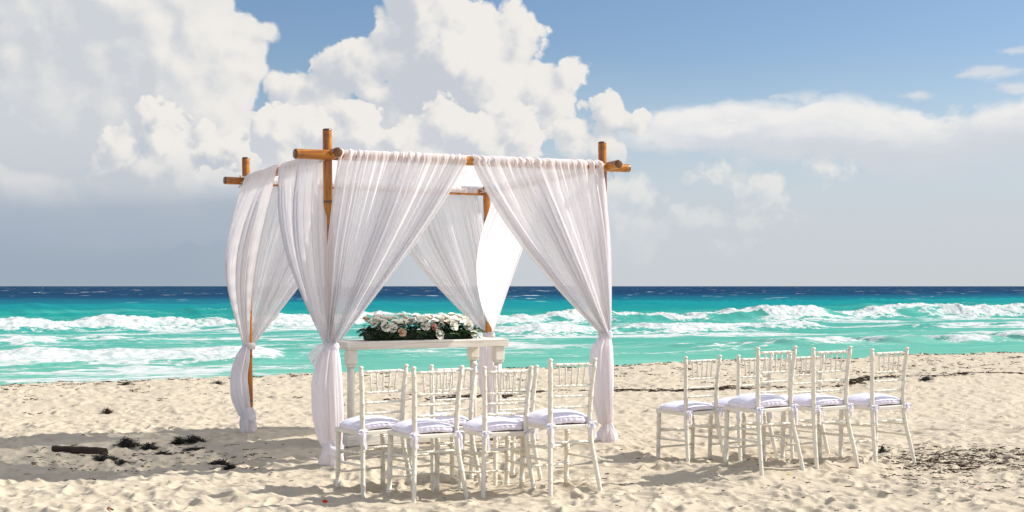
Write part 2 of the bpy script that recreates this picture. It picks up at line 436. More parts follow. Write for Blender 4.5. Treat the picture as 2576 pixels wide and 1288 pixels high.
def tag(o, label=None, cat=None, group=None, kind=None):
    if label: o['label'] = label
    if cat: o['category'] = cat
    if group: o['group'] = group
    if kind: o['kind'] = kind
    return o

def empty(name, loc=(0, 0, 0), rz=0, label=None, cat=None, group=None):
    o = bpy.data.objects.new(name, None); COL.objects.link(o)
    o.location = loc; o.rotation_euler = (0, 0, rz); o.empty_display_size = .1
    return tag(o, label, cat, group)

def copy_tree(o, parent=None):
    c = o.copy(); COL.objects.link(c)
    if parent is not None: c.parent = parent
    for ch in [x for x in o.children]: copy_tree(ch, c)
    return c

def gridfaces(nr_, nc, wrap=False):
    i = np.arange(nr_ - 1)[:, None]; j = np.arange(nc if wrap else nc - 1)[None, :]
    j2 = (j + 1) % nc
    f = np.stack([i * nc + j, i * nc + j2, (i + 1) * nc + j2, (i + 1) * nc + j], -1)
    return f.reshape(-1, 4)

class Acc:
    """collects pieces into one mesh"""
    def __init__(s): s.v = []; s.f = []; s.n = 0
    def add(s, v, f):
        s.v.extend([tuple(p) for p in v]); s.f.extend([tuple(int(i) + s.n for i in q) for q in f]); s.n += len(v)
    def build(s, name, m, parent=None, smooth=True, **kw): return obj(name, np.array(s.v), s.f, m, parent, smooth, **kw)

def tube_data(pts, rad, n=10, cap=True, flat=1.0):
    pts = [Vector(p) for p in pts]
    verts, faces = [], []
    up = None
    for i, p in enumerate(pts):
        t = (pts[min(i + 1, len(pts) - 1)] - pts[max(i - 1, 0)]).normalized()
        if up is None:
            ref = Vector((0, 0, 1)) if abs(t.z) < .9 else Vector((1, 0, 0))
            a = t.cross(ref).normalized()
        else:
            a = (up - t * up.dot(t)).normalized()
        up = a; b = t.cross(a)
        r = rad[i] if hasattr(rad, '__len__') else rad
        for k in range(n):
            th = 2 * PI * k / n
            verts.append(p + a * math.cos(th) * r + b * math.sin(th) * r * flat)
    for i in range(len(pts) - 1):
        for k in range(n):
            faces.append((i * n + k, i * n + (k + 1) % n, (i + 1) * n + (k + 1) % n, (i + 1) * n + k))
    if cap:
        faces.append(tuple(range(n))[::-1]); faces.append(tuple((len(pts) - 1) * n + k for k in range(n)))
    return verts, faces

def box_data(x0, x1, y0, y1, z0, z1, bev=0.0):
    if bev <= 0:
        v = [(x, y, z) for z in (z0, z1) for y in (y0, y1) for x in (x0, x1)]
        return v, [(0, 2, 3, 1), (4, 5, 7, 6), (0, 1, 5, 4), (1, 3, 7, 5), (3, 2, 6, 7), (2, 0, 4, 6)]
    # chamfered box: three rings
    v, f = [], []
    b = bev
    def ring(z, i):
        return [(x0 + i + b, y0 + i, z), (x1 - i - b, y0 + i, z), (x1 - i, y0 + i + b, z), (x1 - i, y1 - i - b, z),
                (x1 - i - b, y1 - i, z), (x0 + i + b, y1 - i, z), (x0 + i, y1 - i - b, z), (x0 + i, y0 + i + b, z)]
    for z, i in ((z0, b), (z0 + b, 0), (z1 - b, 0), (z1, b)): v += ring(z, i)
    for r_ in range(3):
        for k in range(8): f.append((r_ * 8 + k, r_ * 8 + (k + 1) % 8, (r_ + 1) * 8 + (k + 1) % 8, (r_ + 1) * 8 + k))
    f.append(tuple(range(8))[::-1]); f.append(tuple(24 + k for k in range(8)))
    return v, f

# ------------------------------------------------------------------ numpy noise
_perm = nr.permutation(4096)
def vnoise(x, y, seed=0):
    xi = np.floor(x).astype(np.int64); yi = np.floor(y).astype(np.int64)
    xf = x - xi; yf = y - yi
    u = xf * xf * xf * (xf * (xf * 6 - 15) + 10); v = yf * yf * yf * (yf * (yf * 6 - 15) + 10)
    def g(ix, iy, fx, fy):
        h = _perm[(_perm[(ix + seed * 57) & 4095] + iy) & 4095] * (2 * PI / 4096)
        return np.cos(h) * fx + np.sin(h) * fy
    a = g(xi, yi, xf, yf); b = g(xi + 1, yi, xf - 1, yf); c = g(xi, yi + 1, xf, yf - 1); d = g(xi + 1, yi + 1, xf - 1, yf - 1)
    return (a + (b - a) * u + (c - a) * v + (a - b - c + d) * u * v) * 1.5
def fbm(x, y, oct=4, seed=0, rough=.5):
    s = 0; a = 1
    for o in range(oct):
        s = s + a * vnoise(x, y, seed + o); x = x * 2.03 + 11.3; y = y * 2.03 - 7.1; a *= rough
    return s
def sst(x, a, b):
    t = np.clip((x - a) / (b - a), 0, 1); return t * t * (3 - 2 * t)

# ------------------------------------------------------------------ pavilion / chair positions
FL = np.array([-1.455, 10.60]); BL = FL + E2 * 2.42 + np.array([.03, 0]); BR = BL + E1 * 2.60 + np.array([.005, 0])
FR = np.array([.845, 11.82])
def ground_px(u, v, z=0.0):
    d = FPX * (EYE - z) / (v - 720)
    return (u - 1288) * d / FPX, d

# left-knob pixel, distance, heading, scale-of-ground: u, v(knob), D, psi
CH = [  # u_left_knob, v_left_knob, depth, heading, roll deg, key
    (911, 921, 9.33, 34, -.6), (1039, 923, 8.89, 30, .3), (1086.5, 917, 9.57, 31, -.3),
    (1213.6, 923, 9.17, 26, .9), (1243.5, 921.5, 10.0, 29, .3), (1381, 903.5, 9.08, 29, .6),
    (1726.2, 896.4, 10.9, 31, -.4), (1908.7, 873.4, 9.82, 30, -.6), (2048.2, 873.4, 10.1, 27, -.6),
    (2196.3, 876.4, 10.43, 27, -.7), (1857.5, 892.4, 11.04, 30, 0), (1988.4, 888.7, 11.25, 28, -.2)]
CHAIR_H = 0.92
KN = (-.183, -.215)       # local position of the left knob
chairs_pos = []
for (u, v, d, psi, roll) in CH:
    X = (u - 1288) * d / FPX; zt = EYE - (v - 720) * d / FPX
    c, s = math.cos(R(psi)), math.sin(R(psi))
    ox = X - (KN[0] * c - KN[1] * s); oy = d - (KN[0] * s + KN[1] * c)
    chairs_pos.append((ox, oy, zt - CHAIR_H, R(psi), R(roll)))

# ------------------------------------------------------------------ sand
def sand_base(x, y):
    s = x * E1[0] + y * E1[1]; t = x * E2[0] + y * E2[1]
    z = .035 * fbm(x * .55, y * .55, 3, 3)
    edge = 19.9 + .35 * fbm(s * .35, s * .0 + 2.2, 4, 21)
    z = z + .05 * np.exp(-((t - edge + .3) / .9) ** 2)
    z = z - 1.6 * sst(t, edge, edge + 4.2) - .25 * sst(t, edge + .0, edge + .5)
    num = np.zeros_like(x); den = np.full_like(x, .02)
    for (cx, cy, cz, _, _) in chairs_pos:          # the sand stands where the chairs stand
        k = np.exp(-((x - cx) ** 2 + (y - cy) ** 2) / .16); num = num + k * cz; den = den + k
    m = np.clip(den - .02, 0, 1)
    z = z * (1 - m) + m * (num / den + z * .25)
    for p in (FL, FR, BL, BR):
        z = z + .03 * np.exp(-((x - p[0]) ** 2 + (y - p[1]) ** 2) / .06)
    return z

def build_sand():
    ys = np.concatenate([np.linspace(-30, 0, 10)[:-1], np.linspace(0, 7.4, 34)[:-1], np.linspace(7.4, 14, 470)[:-1], np.linspace(14, 31.5, 420)[:-1], np.linspace(31.5, 60, 20)])
    al = np.concatenate([-np.geomspace(4, .47, 40)[:-1], np.linspace(-.47, .47, 760), np.geomspace(.47, 4, 40)[1:]])
    yy = np.maximum(ys, 7.0)
    X = al[None, :] * yy[:, None]; Y = np.repeat(ys[:, None], len(al), 1)
    Y = Y.copy()
    Z = sand_base(X, Y)
    t = X * E2[0] + Y * E2[1]
    rough = 1 - .85 * sst(t, 20.4, 21.5)
    # wind-softened lumps with sharper crests
    n = fbm(X * 2.4, Y * 2.4, 3, 5)
    rid = 1 - np.abs(fbm(X * 3.1 + .3 * n, Y * 3.1, 3, 9)) * 1.9
    Z += rough * (0.009 * n + .009 * (rid - .5) + .0045 * fbm(X * 9, Y * 9, 3, 13))
    # footprints
    N = 11400
    fy = 7.6 + (nr.rand(N) ** .75) * 20; fx = (nr.rand(N) - .5) * .98 * fy
    order = []
    lg = rng
    for i in range(N):
        y0, x0 = fy[i], fx[i]
        L = .085 + .09 * nr.rand(); W = .045 + .05 * nr.rand(); th = nr.rand() * PI
        if i % 38 == 0: L, W = .150, .058
        ext = max(L, W) * 1.9
        r0, r1 = np.searchsorted(ys, (y0 - ext, y0 + ext))
        c0, c1 = np.searchsorted(al, ((x0 - ext) / y0, (x0 + ext) / y0))
        if r1 - r0 < 2 or c1 - c0 < 2: continue
        xs = X[r0:r1, c0:c1] - x0; yv = Y[r0:r1, c0:c1] - y0
        a = (xs * math.cos(th) + yv * math.sin(th)) / L; b = (-xs * math.sin(th) + yv * math.cos(th)) / W
        d = np.maximum(np.sqrt(a * a + b * b) + .12 * np.sin(a * 3 + i), 0)
        dep = (.005 + .0105 * nr.rand() ** 1.5) * (1.0 if y0 > 11 else 1.25)
        if i % 38 == 0: dep = .020
        pit = -dep * np.clip(1 - d ** 2.4, 0, 1) + dep * .55 * np.exp(-((d - 1.22) / .24) ** 2)
        Z[r0:r1, c0:c1] = Z[r0:r1, c0:c1] * 1.0 + pit * rough[r0:r1, c0:c1]
    V = np.stack([X, Y, Z], -1).reshape(-1, 3)
    o = obj('beach', V, gridfaces(len(ys), len(al)), M['sand'])
    tag(o, 'pale cream sand trampled into soft footprints', None, None, 'structure')
    return ys, al, Z
YS, AL, ZS = build_sand()
def gz(x, y):
    """height of the finished sand"""
    r_ = min(max(int(np.searchsorted(YS, y)), 1), len(YS) - 1); a = x / max(y, 7)
    c_ = min(max(int(np.searchsorted(AL, a)), 1), len(AL) - 1)
    return float(ZS[r_ - 1:r_ + 1, c_ - 1:c_ + 1].mean())
def on_sand(u, v):
    z = 0.0
    for _ in range(6):
        x, y = ground_px(u, v, z); z = .5 * z + .5 * gz(x, y)
    x, y = ground_px(u, v, z)
    return x, y, gz(x, y)

# ------------------------------------------------------------------ sea
def build_sea():
    ts = np.concatenate([np.linspace(22, 36, 70)[:-1], np.linspace(36, 78, 400)[:-1], np.linspace(78, 130, 150)[:-1], np.geomspace(130, 1200, 150)[:-1], np.geomspace(1200, 80000, 40)])
    al = np.concatenate([np.linspace(-2.5, -.12, 60)[:-1], np.linspace(-.12, 1.42, 1050)[:-1], np.linspace(1.42, 6, 70)])
    T = np.repeat(ts[:, None], len(al), 1); S = ts[:, None] * al[None, :]
    near = 1 - sst(T, 90, 160)
    Z = np.zeros_like(T)
    Z += .05 * fbm(S * .12, T * .35, 4, 31) * (1 - sst(T, 300, 900)) + .10 * fbm(S * .05, T * .12, 3, 35) * sst(T, 60, 110) * (1 - sst(T, 500, 1500))
    F = np.zeros_like(T)
    lump = fbm(S * 1.1, T * 1.3, 4, 41, .62); lump2 = fbm(S * 3.6, T * 3.6, 3, 47, .7)
    def wave(t0, amp_f, H, front, back, meander, seed, foam_front, foam_back, curl=1.0, breakf=None):
        nonlocal Z, F
        tc = t0 + meander * fbm(S * .035, S * 0 + seed, 3, seed) + .5 * fbm(S * .22, S * 0 + seed, 3, seed + 3)
        q = T - tc
        A = amp_f(S) * (1 + .45 * fbm(S * .13, S * 0, 3, seed + 7) + .20 * fbm(S * .5, S * 0, 2, seed + 9))
        A = np.clip(A, 0, 1.5)
        prof = np.where(q < 0, np.exp(-(q / front) ** 2), np.exp(-np.abs(q / back) ** 1.6))
        Z += H * A * prof
        q = q + .55 * lump2 + .5 * lump * np.where(q < 0, 1, 0)
        br = np.ones_like(S) if breakf is None else breakf(S, tc)
        ff = br * np.clip(A, 0, 1) * np.where(q < 0, np.exp(-np.abs(q / foam_front) ** 3), np.exp(-(q / foam_back) ** 2))
        F[...] = np.maximum(F, ff)
        Z += br * (0.15 * lump + .07 * lump2) * H * 1.0 * np.clip(A, 0, 1) * np.where(q < 0, np.exp(-(q / (front * 1.4)) ** 2), np.exp(-(q / (back * .35)) ** 2))
    one = lambda s: np.ones_like(s)
    # outer breaker
    def br1(s, tc):
        gaps = .25 + .75 * sst(fbm(s * .16, s * 0 + 3, 3, 60), -.22, .12)
        lip = sst(T - tc, -1.0, -.2)                                # where it has not yet broken only the lip is white
        return np.maximum(np.where(s < 28, 1.0, gaps), 0.85 * lip)
    wave(72, lambda s: .92 + .30 * sst(s, 40, 80), .72, 1.4, 5, 2.5, 2, 1.7, 1.0, breakf=br1)
    # second line: left bore and right bore ending at s=48
    wave(56, lambda s: .55 * (1 - sst(s, 9, 16)) + .8 * sst(s, 24, 31) * (1 - sst(s, 47, 49)) + .35 * sst(s, 53, 56) * (1 - sst(s, 66, 72)), .55, 1.2, 3.5, 3.0, 5, 1.6, 1.1)
    # inner line
    wave(41, lambda s: .95 * (1 - sst(s, 11, 15)) + .12 + .65 * sst(s, 27, 31) * sst(fbm(s * .3, s * 0, 2, 70), -.45, .1), .36, 1.7, 3.0, 1.8, 8, 1.7, 1.0,
         breakf=lambda s, tc: np.clip((1 - sst(s, 12, 15)) + sst(fbm(s * .32, s * 0 + 9, 3, 75), -.30, .05) * sst(s, 26, 30), 0, 1))
    # unbroken swells
    wave(100, lambda s: .6 + .4 * np.sin(s * .08), .55, 4, 7, 5, 12, .1, .3, breakf=lambda s, tc: .55 * sst(fbm(s * .09, s * 0, 3, 80), .15, .45))
    wave(33, lambda s: .5 + 0 * s, .12, 1.4, 3, 1.4, 15, .1, .1, breakf=lambda s, tc: 0 * s)
    wave(140, one, .5, 7, 9, 8, 18, .1, .1, breakf=lambda s, tc: 0 * s)
    # old foam drifting between the breakers
    pat = sst(fbm(S * .07, T * .2, 3, 90), -.35, .35)
    left = 1 - sst(S - .45 * (T - 40), 9, 22)
    left2 = 1 - sst(S, 26, 34)
    F2 = (.23 + .24 * pat) * left * sst(T, 30, 37) * (1 - sst(T, 70, 74)) + .36 * left * (1 - sst(T, 30, 38)) * pat
    F3 = (.18 + .34 * pat) * (1 - left) * sst(T, 30, 46) * (1 - sst(T, 71, 75)) + .22 * left2 * sst(T, 58, 68) * (1 - sst(T, 71, 74))
    F4 = .22 * pat * sst(T, 72, 76) * (1 - sst(T, 95, 130))
    F[...] = np.maximum(F, np.maximum(np.maximum(F2, F3), F4))
    V = np.stack([S * E1[0] + T * E2[0], S * E1[1] + T * E2[1], SEA + Z], -1).reshape(-1, 3)
    o = obj('sea', V, gridfaces(len(ts), len(al))[:, ::-1], M['sea'], attr={'foam': F.ravel()})
    tag(o, 'turquoise sea with rolling white breakers and a navy horizon', None, None, 'structure')
build_sea()

# ------------------------------------------------------------------ pavilion frame
LEAN = np.array([-.05, 0.0])
ZB = 2.50
def bamboo_pole(name, p0, p1, r0, r1, parent, nodes, seed=0, label=None):
    rr = random.Random(seed)
    p0 = Vector(p0); p1 = Vector(p1); L = (p1 - p0).length
    zs = set(np.linspace(0.02, L - .02, max(6, int(L / .06))).tolist())
    rows = [(z, 1.0, 0.0) for z in zs]
    for z in nodes:
        rows += [(z - .016, 1.0, .1), (z - .006, 1.05, .75), (z, .985, 1.0), (z + .006, 1.05, .75), (z + .016, 1.0, .1)]
    rows += [(0, .80, .9), (.003, .92, 1), (.016, 1.0, .95), (.06, 1.0, .35), (L, .80, .9), (L - .003, .92, 1), (L - .016, 1.0, .95), (L - .06, 1.0, .4)]
    rows.sort()
    n = 18; v = []; sc = []
    for z, k, s in rows:
        r_ = (r0 + (r1 - r0) * z / L) * k
        wob = Vector((.004 * math.sin(z * 2.1 + seed), .004 * math.cos(z * 1.7 + seed), 0))
        for a in range(n):
            th = 2 * PI * a / n
            v.append((wob.x + r_ * math.cos(th) * (1 + .012 * math.sin(3 * th + seed)), wob.y + r_ * math.sin(th), z)); sc.append(s)
    f = [tuple(q) for q in gridfaces(len(rows), n, True).tolist()]
    f.append(tuple(range(n))[::-1]); f.append(tuple((len(rows) - 1) * n + k for k in range(n)))
    o = obj(name, np.array(v), f, M['bamboo'], parent, attr={'scorch': sc})
    q = (p1 - p0).to_track_quat('Z', 'Y')
    o.rotation_mode = 'QUATERNION'; o.rotation_quaternion = q
    o.location = p0
    if label: o['label'] = label
    return o

gaz = empty('gazebo_frame', (0, 0, 0), 0, 'square wedding gazebo frame of varnished bamboo poles crossed at the corners', 'gazebo')
TOPZ = {'FL': 2.72, 'FR': 2.75, 'BL': 2.70, 'BR': 2.70}
for i, (k, p) in enumerate((('FL', FL), ('FR', FR), ('BL', BL), ('BR', BR))):
    bamboo_pole('post', (p[0] - LEAN[0] * .25, p[1], -.25), (p[0] + LEAN[0] * .75, p[1], TOPZ[k]), .036, .038, gaz,
                [.55 + .02 * i, 1.02, 1.45, 1.93, 2.38 + .01 * i], i)
def corner(p, ds, dt, z): 
    q = p + LEAN * .7 + E1 * ds + E2 * dt
    return (q[0], q[1], z)
BO = .058
# beams along the shore (front, back), then the side beams
bamboo_pole('beam', corner(FL, -.30, -BO, ZB), corner(FR, .25, -BO, ZB + .02), .041, .037, gaz, [.35, 1.05, 1.72, 2.4], 11)
bamboo_pole('beam', corner(BL, -.20, BO, ZB - .03), corner(BR, .22, BO, ZB - .05), .037, .036, gaz, [.4, 1.2, 1.9, 2.5], 12)
bamboo_pole('beam', corner(FL, BO * .4, -.20, ZB + .012), corner(BL, BO * .4, .2, ZB - .02), .040, .037, gaz, [.5, 1.2, 1.9], 13)
bamboo_pole('beam', corner(FR, BO * .4, -.26, ZB + .03), corner(BR, BO * .4, .2, ZB - .04), .038, .037, gaz, [.5, 1.2, 1.9], 14)

def lashing(p, z, seed):
    rr = random.Random(seed); A = Acc(); q = p + LEAN * .7
    for k in range(5):
        pts = []
        ax = rr.uniform(-.9, .9)
        for j in range(25):
            th = 2 * PI * j / 24
            r_ = .062 + .012 * math.cos(2 * th + k)
            x = math.cos(th) * r_; y = math.sin(th) * r_ - .02
            pts.append((q[0] + E1[0] * x + E2[0] * y, q[1] + E1[1] * x + E2[1] * y, z + x * ax + .006 * k - .01))
        A.add(*tube_data(pts, .0028, 5, False))
    pts = [(q[0] + E1[0] * .06 - E2[0] * (.06), q[1] + E1[1] * .06 - E2[1] * .06, z - .02)]
    for j in range(8): pts.append((pts[-1][0] + rr.uniform(-.004, .012), pts[-1][1], pts[-1][2] - .012))
    A.add(*tube_data(pts, .0028, 5, False))
    A.build('lashing', M['cord'], gaz)
for k, (p, z) in enumerate(((FL, ZB), (FR, ZB + .02), (BL, ZB - .03), (BR, ZB - .05))): lashing(p, z, k)

# roof cloth
def build_roof():
    nu, nv = 60, 60
    U, V = np.meshgrid(np.linspace(0, 1, nu), np.linspace(0, 1, nv))
    a = np.array(corner(FL, 0, 0, ZB)); b = np.array(corner(FR, 0, 0, ZB + .02)); c = np.array(corner(BL, 0, 0, ZB - .03)); d = np.array(corner(BR, 0, 0, ZB - .05))
    P = (a * ((1 - U) * (1 - V))[..., None] + b * (U * (1 - V))[..., None] + c * ((1 - U) * V)[..., None] + d * (U * V)[..., None])
    sag = np.sin(PI * U) * np.sin(PI * V)
    P[..., 2] += .052 - .10 * sag + .006 * np.sin(U * 80 + 3 * np.sin(V * 5)) * np.sin(PI * U) + .008 * fbm(U * 6, V * 22, 3, 101)
    # edges roll over the beams
    o = obj('roof_cloth', P.reshape(-1, 3), gridfaces(nv, nu), M['roof'], uv=np.stack([U.ravel() * 2, V.ravel() * 2], -1))
    tag(o, 'white sheer cloth stretched flat over the top of the gazebo beams', 'canopy cloth')
build_roof()

# ------------------------------------------------------------------ curtains
def panel(parent, P0, P1, outw, tie, z0, z1, nf, sag, bulge, seed, amp=1.0, tie_r=.045, cover=.15, label=None):
    """one sheer curtain panel from beam (P0 at the post, P1 at mid beam) gathered to the post at tie"""
    rr = np.random.RandomState(seed)
    na, nb_ = 220, 64
    a = np.linspace(0, 1, na)
    ph = rr.rand(8) * 6.28
    # irregular pleats
    aw = a + .012 * np.sin(2 * PI * 3 * a + ph[0]) + .006 * np.sin(2 * PI * 7 * a + ph[1])
    P0 = np.array(P0, float); P1 = np.array(P1, float)
    ow = np.array([outw[0], outw[1], 0.0])
    al = (P1 - P0); L = np.linalg.norm(al[:2]); ald = np.array([al[0], al[1], 0]) / L
    rows = []; uvs = []
    RB = .046
    pleat = np.sin(2 * PI * nf * aw + ph[2]) + .5 * np.sin(2 * PI * nf * 2.3 * aw + ph[3]) + .3 * np.sin(2 * PI * nf * 4.1 * aw + ph[4])
    env = .6 + .4 * np.sin(2 * PI * 2.2 * a + ph[5])
    top = P0[None, :] + al[None, :] * (.02 + .97 * a)[:, None]
    lean = .5 * (a - .3)                       # cloth is pulled sideways over the beam
    for th in np.linspace(-1.9, 1.25, 13):
        r_ = RB + .004 + (.0055 * pleat * env + .003)
        off = ow[None, :] * (math.sin(th) * r_)[:, None] + np.array([0, 0, 1.0])[None, :] * (math.cos(th) * r_)[:, None]
        sl = ald[None, :] * (-.012 * th * (1 + a))[:, None]
        rows.append(top + off + sl); uvs.append(np.stack([a * nf / 9, np.full(na, th * .02)], -1))
    last = rows[-1]
    tp = np.array([tie[0], tie[1], tie[2]])
    ang = PI * (.1 + .8 * a) if True else a
    # gathered end: a fan round the outside of the post
    endp = tp[None, :] + ow[None, :] * (tie_r * np.sin(ang) * 1.0)[:, None] + ald[None, :] * (-tie_r * np.cos(ang))[:, None]
    for b in np.linspace(0, 1, nb_)[1:]:
        g = b - sag * math.sin(PI * b ** .9) * (.35 + .65 * a) ; 
        g = np.clip(g, 0, 1)
        zz = last[:, 2] * (1 - b) + tp[2] * b
        hx = last * (1 - g)[:, None] + endp * g[:, None]
        am = amp * (.008 + .030 * math.sin(PI * min(1, b * .93) ** .8) * (1 - .45 * b))
        A = am * env
        hx = hx + ow[None, :] * (A * pleat + bulge * math.sin(PI * b) ** 1.1 * (.45 + .55 * np.sin(PI * np.clip(a * .9 + .1, 0, 1))))[:, None]
        hx = hx + ald[None, :] * (.5 * A * np.cos(2 * PI * nf * aw + ph[2] + .8 * b) + .02 * math.sin(5 * b + ph[6]) * a * (1 - b))[:, None]
        cb = max(0.0, min(1.0, b / .50))
        hx = hx - ald[None, :] * (cover * cb * (1 - b) * (1 - a) ** 3)[:, None]
        hx[:, 2] = zz
        rows.append(hx); uvs.append(np.stack([a * nf / 9, np.full(na, b * 1.6)], -1))
    V = np.concatenate(rows); UV = np.concatenate(uvs)
    o = obj('curtain_panel', V, gridfaces(len(rows), na), M['sheer'], parent, uv=UV)
    if label: o['label'] = label
    return o

def bundle(parent, pts, rads, seed, flat=1.0, name='gathered_tail', nf=6, tw=1.2, axis=None, mtl='gathered'):
    """hanging bunch of cloth: swept folded tube; pts (x,y,z), rads half widths"""
    rr = np.random.RandomState(seed); ph = rr.rand(6) * 6.28
    P = np.array(pts, float); q = np.array(rads, float)
    n = 46; t0 = np.linspace(0, 1, len(P)); t = np.linspace(0, 1, n)
    def cr(col):
        # smooth interpolation
        k = np.interp(t, t0, col); ker = np.array([1, 2, 3, 2, 1.]) / 9
        kp = np.concatenate([[k[0]] * 2, k, [k[-1]] * 2]); return np.convolve(kp, ker, 'valid')
    C = np.stack([cr(P[:, i]) for i in range(3)], -1); rad = cr(q)
    nth = 72; th = np.linspace(0, 2 * PI, nth, endpoint=False)
    ax = np.array(axis if axis is not None else [1, 0]); bx = np.array([-ax[1], ax[0]])
    V = []; UV = []
    for i in range(n):
        tt = t[i]
        f = 1 + .13 * np.sin(nf * th + ph[0] + tw * tt) + .07 * np.sin((nf * 2 + 1) * th + ph[1] - tw * 1.3 * tt) + .07 * np.sin(3 * th + ph[2] + 3 * tt) + .035 * np.sin(19 * th + ph[3] + 2 * tt)
        r_ = rad[i] * f
        x = r_ * np.cos(th); y = r_ * np.sin(th) * flat
        xy = C[i, :2][None, :] + x[:, None] * ax[None, :] + y[:, None] * bx[None, :]
        z = np.full(nth, C[i, 2])
        V.append(np.stack([xy[:, 0], xy[:, 1], z], -1)); UV.append(np.stack([th / 2 / PI * 1.0, np.full(nth, tt)], -1))
    V = np.concatenate(V); UV = np.concatenate(UV)
    F = [tuple(x) for x in gridfaces(n, nth, True).tolist()]
    F.append(tuple(range(nth))[::-1]); F.append(tuple((n - 1) * nth + k for k in range(nth)))
    return obj(name, V, F, M[mtl], parent, uv=UV)

def wrap_band(parent, c, r_, h, seed, name='tie_band', flat=.85, ax=(1, 0), tilt=.0):
    """cloth wound round the post: stacked uneven coils"""
    rr = random.Random(seed); n = 40; m_ = 20
    V, UV = [], []
    for j in range(m_ + 1):
        tt = j / m_
        for k in range(n):
            th = 2 * PI * k / n
            rad = r_ * (.80 + .26 * math.sin(PI * tt) ** .6 + .06 * abs(math.sin(PI * (3 * tt + .6 * math.sin(th + seed)))) + .03 * math.sin(5 * th + 9 * tt + seed))
            x = rad * math.cos(th); y = rad * math.sin(th) * flat
            V.append((c[0] + x * ax[0] - y * ax[1], c[1] + x * ax[1] + y * ax[0], c[2] - h / 2 + h * tt + tilt * math.cos(th + 1) * h)); UV.append((k / n * .4, tt * .3))
    F = [tuple(q) for q in gridfaces(m_ + 1, n, True).tolist()]
    F.append(tuple(range(n))[::-1]); F.append(tuple(m_ * n + k for k in range(n)))
    return obj(name, np.array(V), F, M['gathered'], parent, uv=UV)

def foot(parent, x, y, g, h, rads, seed, tw=5.0, nf=4):
    n = len(rads)
    return bundle(parent, [(x, y, g - .03 + h * (1 - k / (n - 1)) + .0) for k in range(n)], rads, seed, .9, 'foot_knot', nf, tw)

def flap(parent, c, d, length, drop, width, seed, name='loose_tail', out=(0, -1)):
    """loose end of cloth fanning away from the tie"""
    nu, nv = 30, 26; V, UV = [], []
    for j in range(nv):
        b = j / (nv - 1)
        for i in range(nu):
            a = i / (nu - 1)
            s = b * length * (1 - .35 * a)
            w_ = (.03 + width * b ** .8)
            rip = .016 * b * math.sin(a * 17 + seed + 2 * b) + .008 * b * math.sin(a * 37 + seed)
            V.append((c[0] + d[0] * (s - w_ * .25 * a) + out[0] * rip, c[1] + d[1] * (s - w_ * .25 * a) + out[1] * rip,
                      c[2] - drop * b ** 1.3 - w_ * a + .03 * math.sin(b * 3)))
            UV.append((a, b * .6))
    return obj(name, np.array(V), gridfaces(nv, nu), M['sheer'], parent, uv=UV)

def mid(a, b, z): 
    q = (a + b) / 2 + LEAN * .7
    return (q[0], q[1], z)
def pt(p, z, ds=0, dt=0):
    f = (z / 2.7)
    q = p + LEAN * (f - .25) + E1 * ds + E2 * dt
    return np.array([q[0], q[1], z])

nE1 = -E1; nE2 = -E2
# (post, tie height, front/back neighbour, side neighbour)
fm = FL + E1 * .0
fmid = np.array(corner(FL, 1.235, -BO, ZB + .008)); bmid = np.array(corner(BL, 1.30, BO, ZB - .04))
lmid = np.array(corner(FL, BO * .4, 1.21, ZB - .004)); rmid = np.array(corner(FR, BO * .4, 1.21, ZB))
def c3(p, ds, dt, z): return np.array(corner(p, ds, dt, z))

cFL = empty('curtain', (FL[0], FL[1], 0), 0, 'white sheer curtain swagged to the tall front-left gazebo post nearest the camera', 'curtain', 'sheer curtains on the gazebo')
def rel(parent):
    """children were built in world space"""
    for ch in parent.children: ch.location = ch.location - parent.location
tFL = pt(FL, .975)
panel(cFL, c3(FL, .045, -BO, ZB), fmid, nE2, tFL, 0, 0, 15, .05, .06, 1)
panel(cFL, c3(FL, BO * .4, .06, ZB), lmid, nE1, tFL, 0, 0, 13, .16, .09, 2)
wrap_band(cFL, tFL + np.array([0, 0, -.01]), .062, .07, 3)
g0 = gz(FL[0], FL[1])
bundle(cFL, [tFL + [-.0, -.01, 0], tFL + [-.02, -.02, -.12], tFL + [-.035, -.02, -.3], tFL + [-.025, -.02, -.55], tFL + [-.01, -.01, -.75], (FL[0] + .01, FL[1] - .01, g0 + .12)],
       [.048, .085, .112, .112, .088, .06], 4, .75)
foot(cFL, FL[0] + .005, FL[1] - .01, g0, .24, [.052, .075, .082, .094, .098, .080], 5)
wrap_band(cFL, (FL[0] + .012, FL[1] - .02, g0 + .15), .074, .08, 8, 'foot_knot', .9, tilt=-.5)
flap(cFL, tFL + np.array([-.02, -.03, .01]), (-.97, -.2), .17, .10, .11, 2)
rel(cFL)

cBL = empty('curtain', (BL[0], BL[1], 0), 0, 'white sheer curtain billowing out round the rear-left gazebo post, leftmost of the four', 'curtain', 'sheer curtains on the gazebo')
tBL = pt(BL, .87)
panel(cBL, c3(BL, BO * .4, -.04, ZB - .02), lmid, nE1, tBL, 0, 0, 13, .10, .20, 11)
panel(cBL, c3(BL, .05, BO, ZB - .03), bmid, E2, tBL, 0, 0, 14, .06, .05, 12)
wrap_band(cBL, tBL, .058, .065, 13)
g0 = gz(BL[0], BL[1])
bundle(cBL, [tBL + [-.02, -.03, 0], tBL + [-.06, -.04, -.12], tBL + [-.095, -.04, -.3], tBL + [-.075, -.04, -.5], tBL + [-.04, -.03, -.65], (BL[0] - .0, BL[1] - .03, g0 + .12)],
       [.035, .07, .080, .085, .06, .045], 14, .7)
foot(cBL, BL[0] - .01, BL[1] - .03, g0, .27, [.045, .062, .064, .072, .074, .066], 15)
wrap_band(cBL, (BL[0] + .0, BL[1] - .03, g0 + .17), .062, .07, 16, 'foot_knot', .9, tilt=-.6)
flap(cBL, tBL + np.array([-.04, -.04, 0]), (-.97, -.2), .10, .22, .16, 5)
rel(cBL)

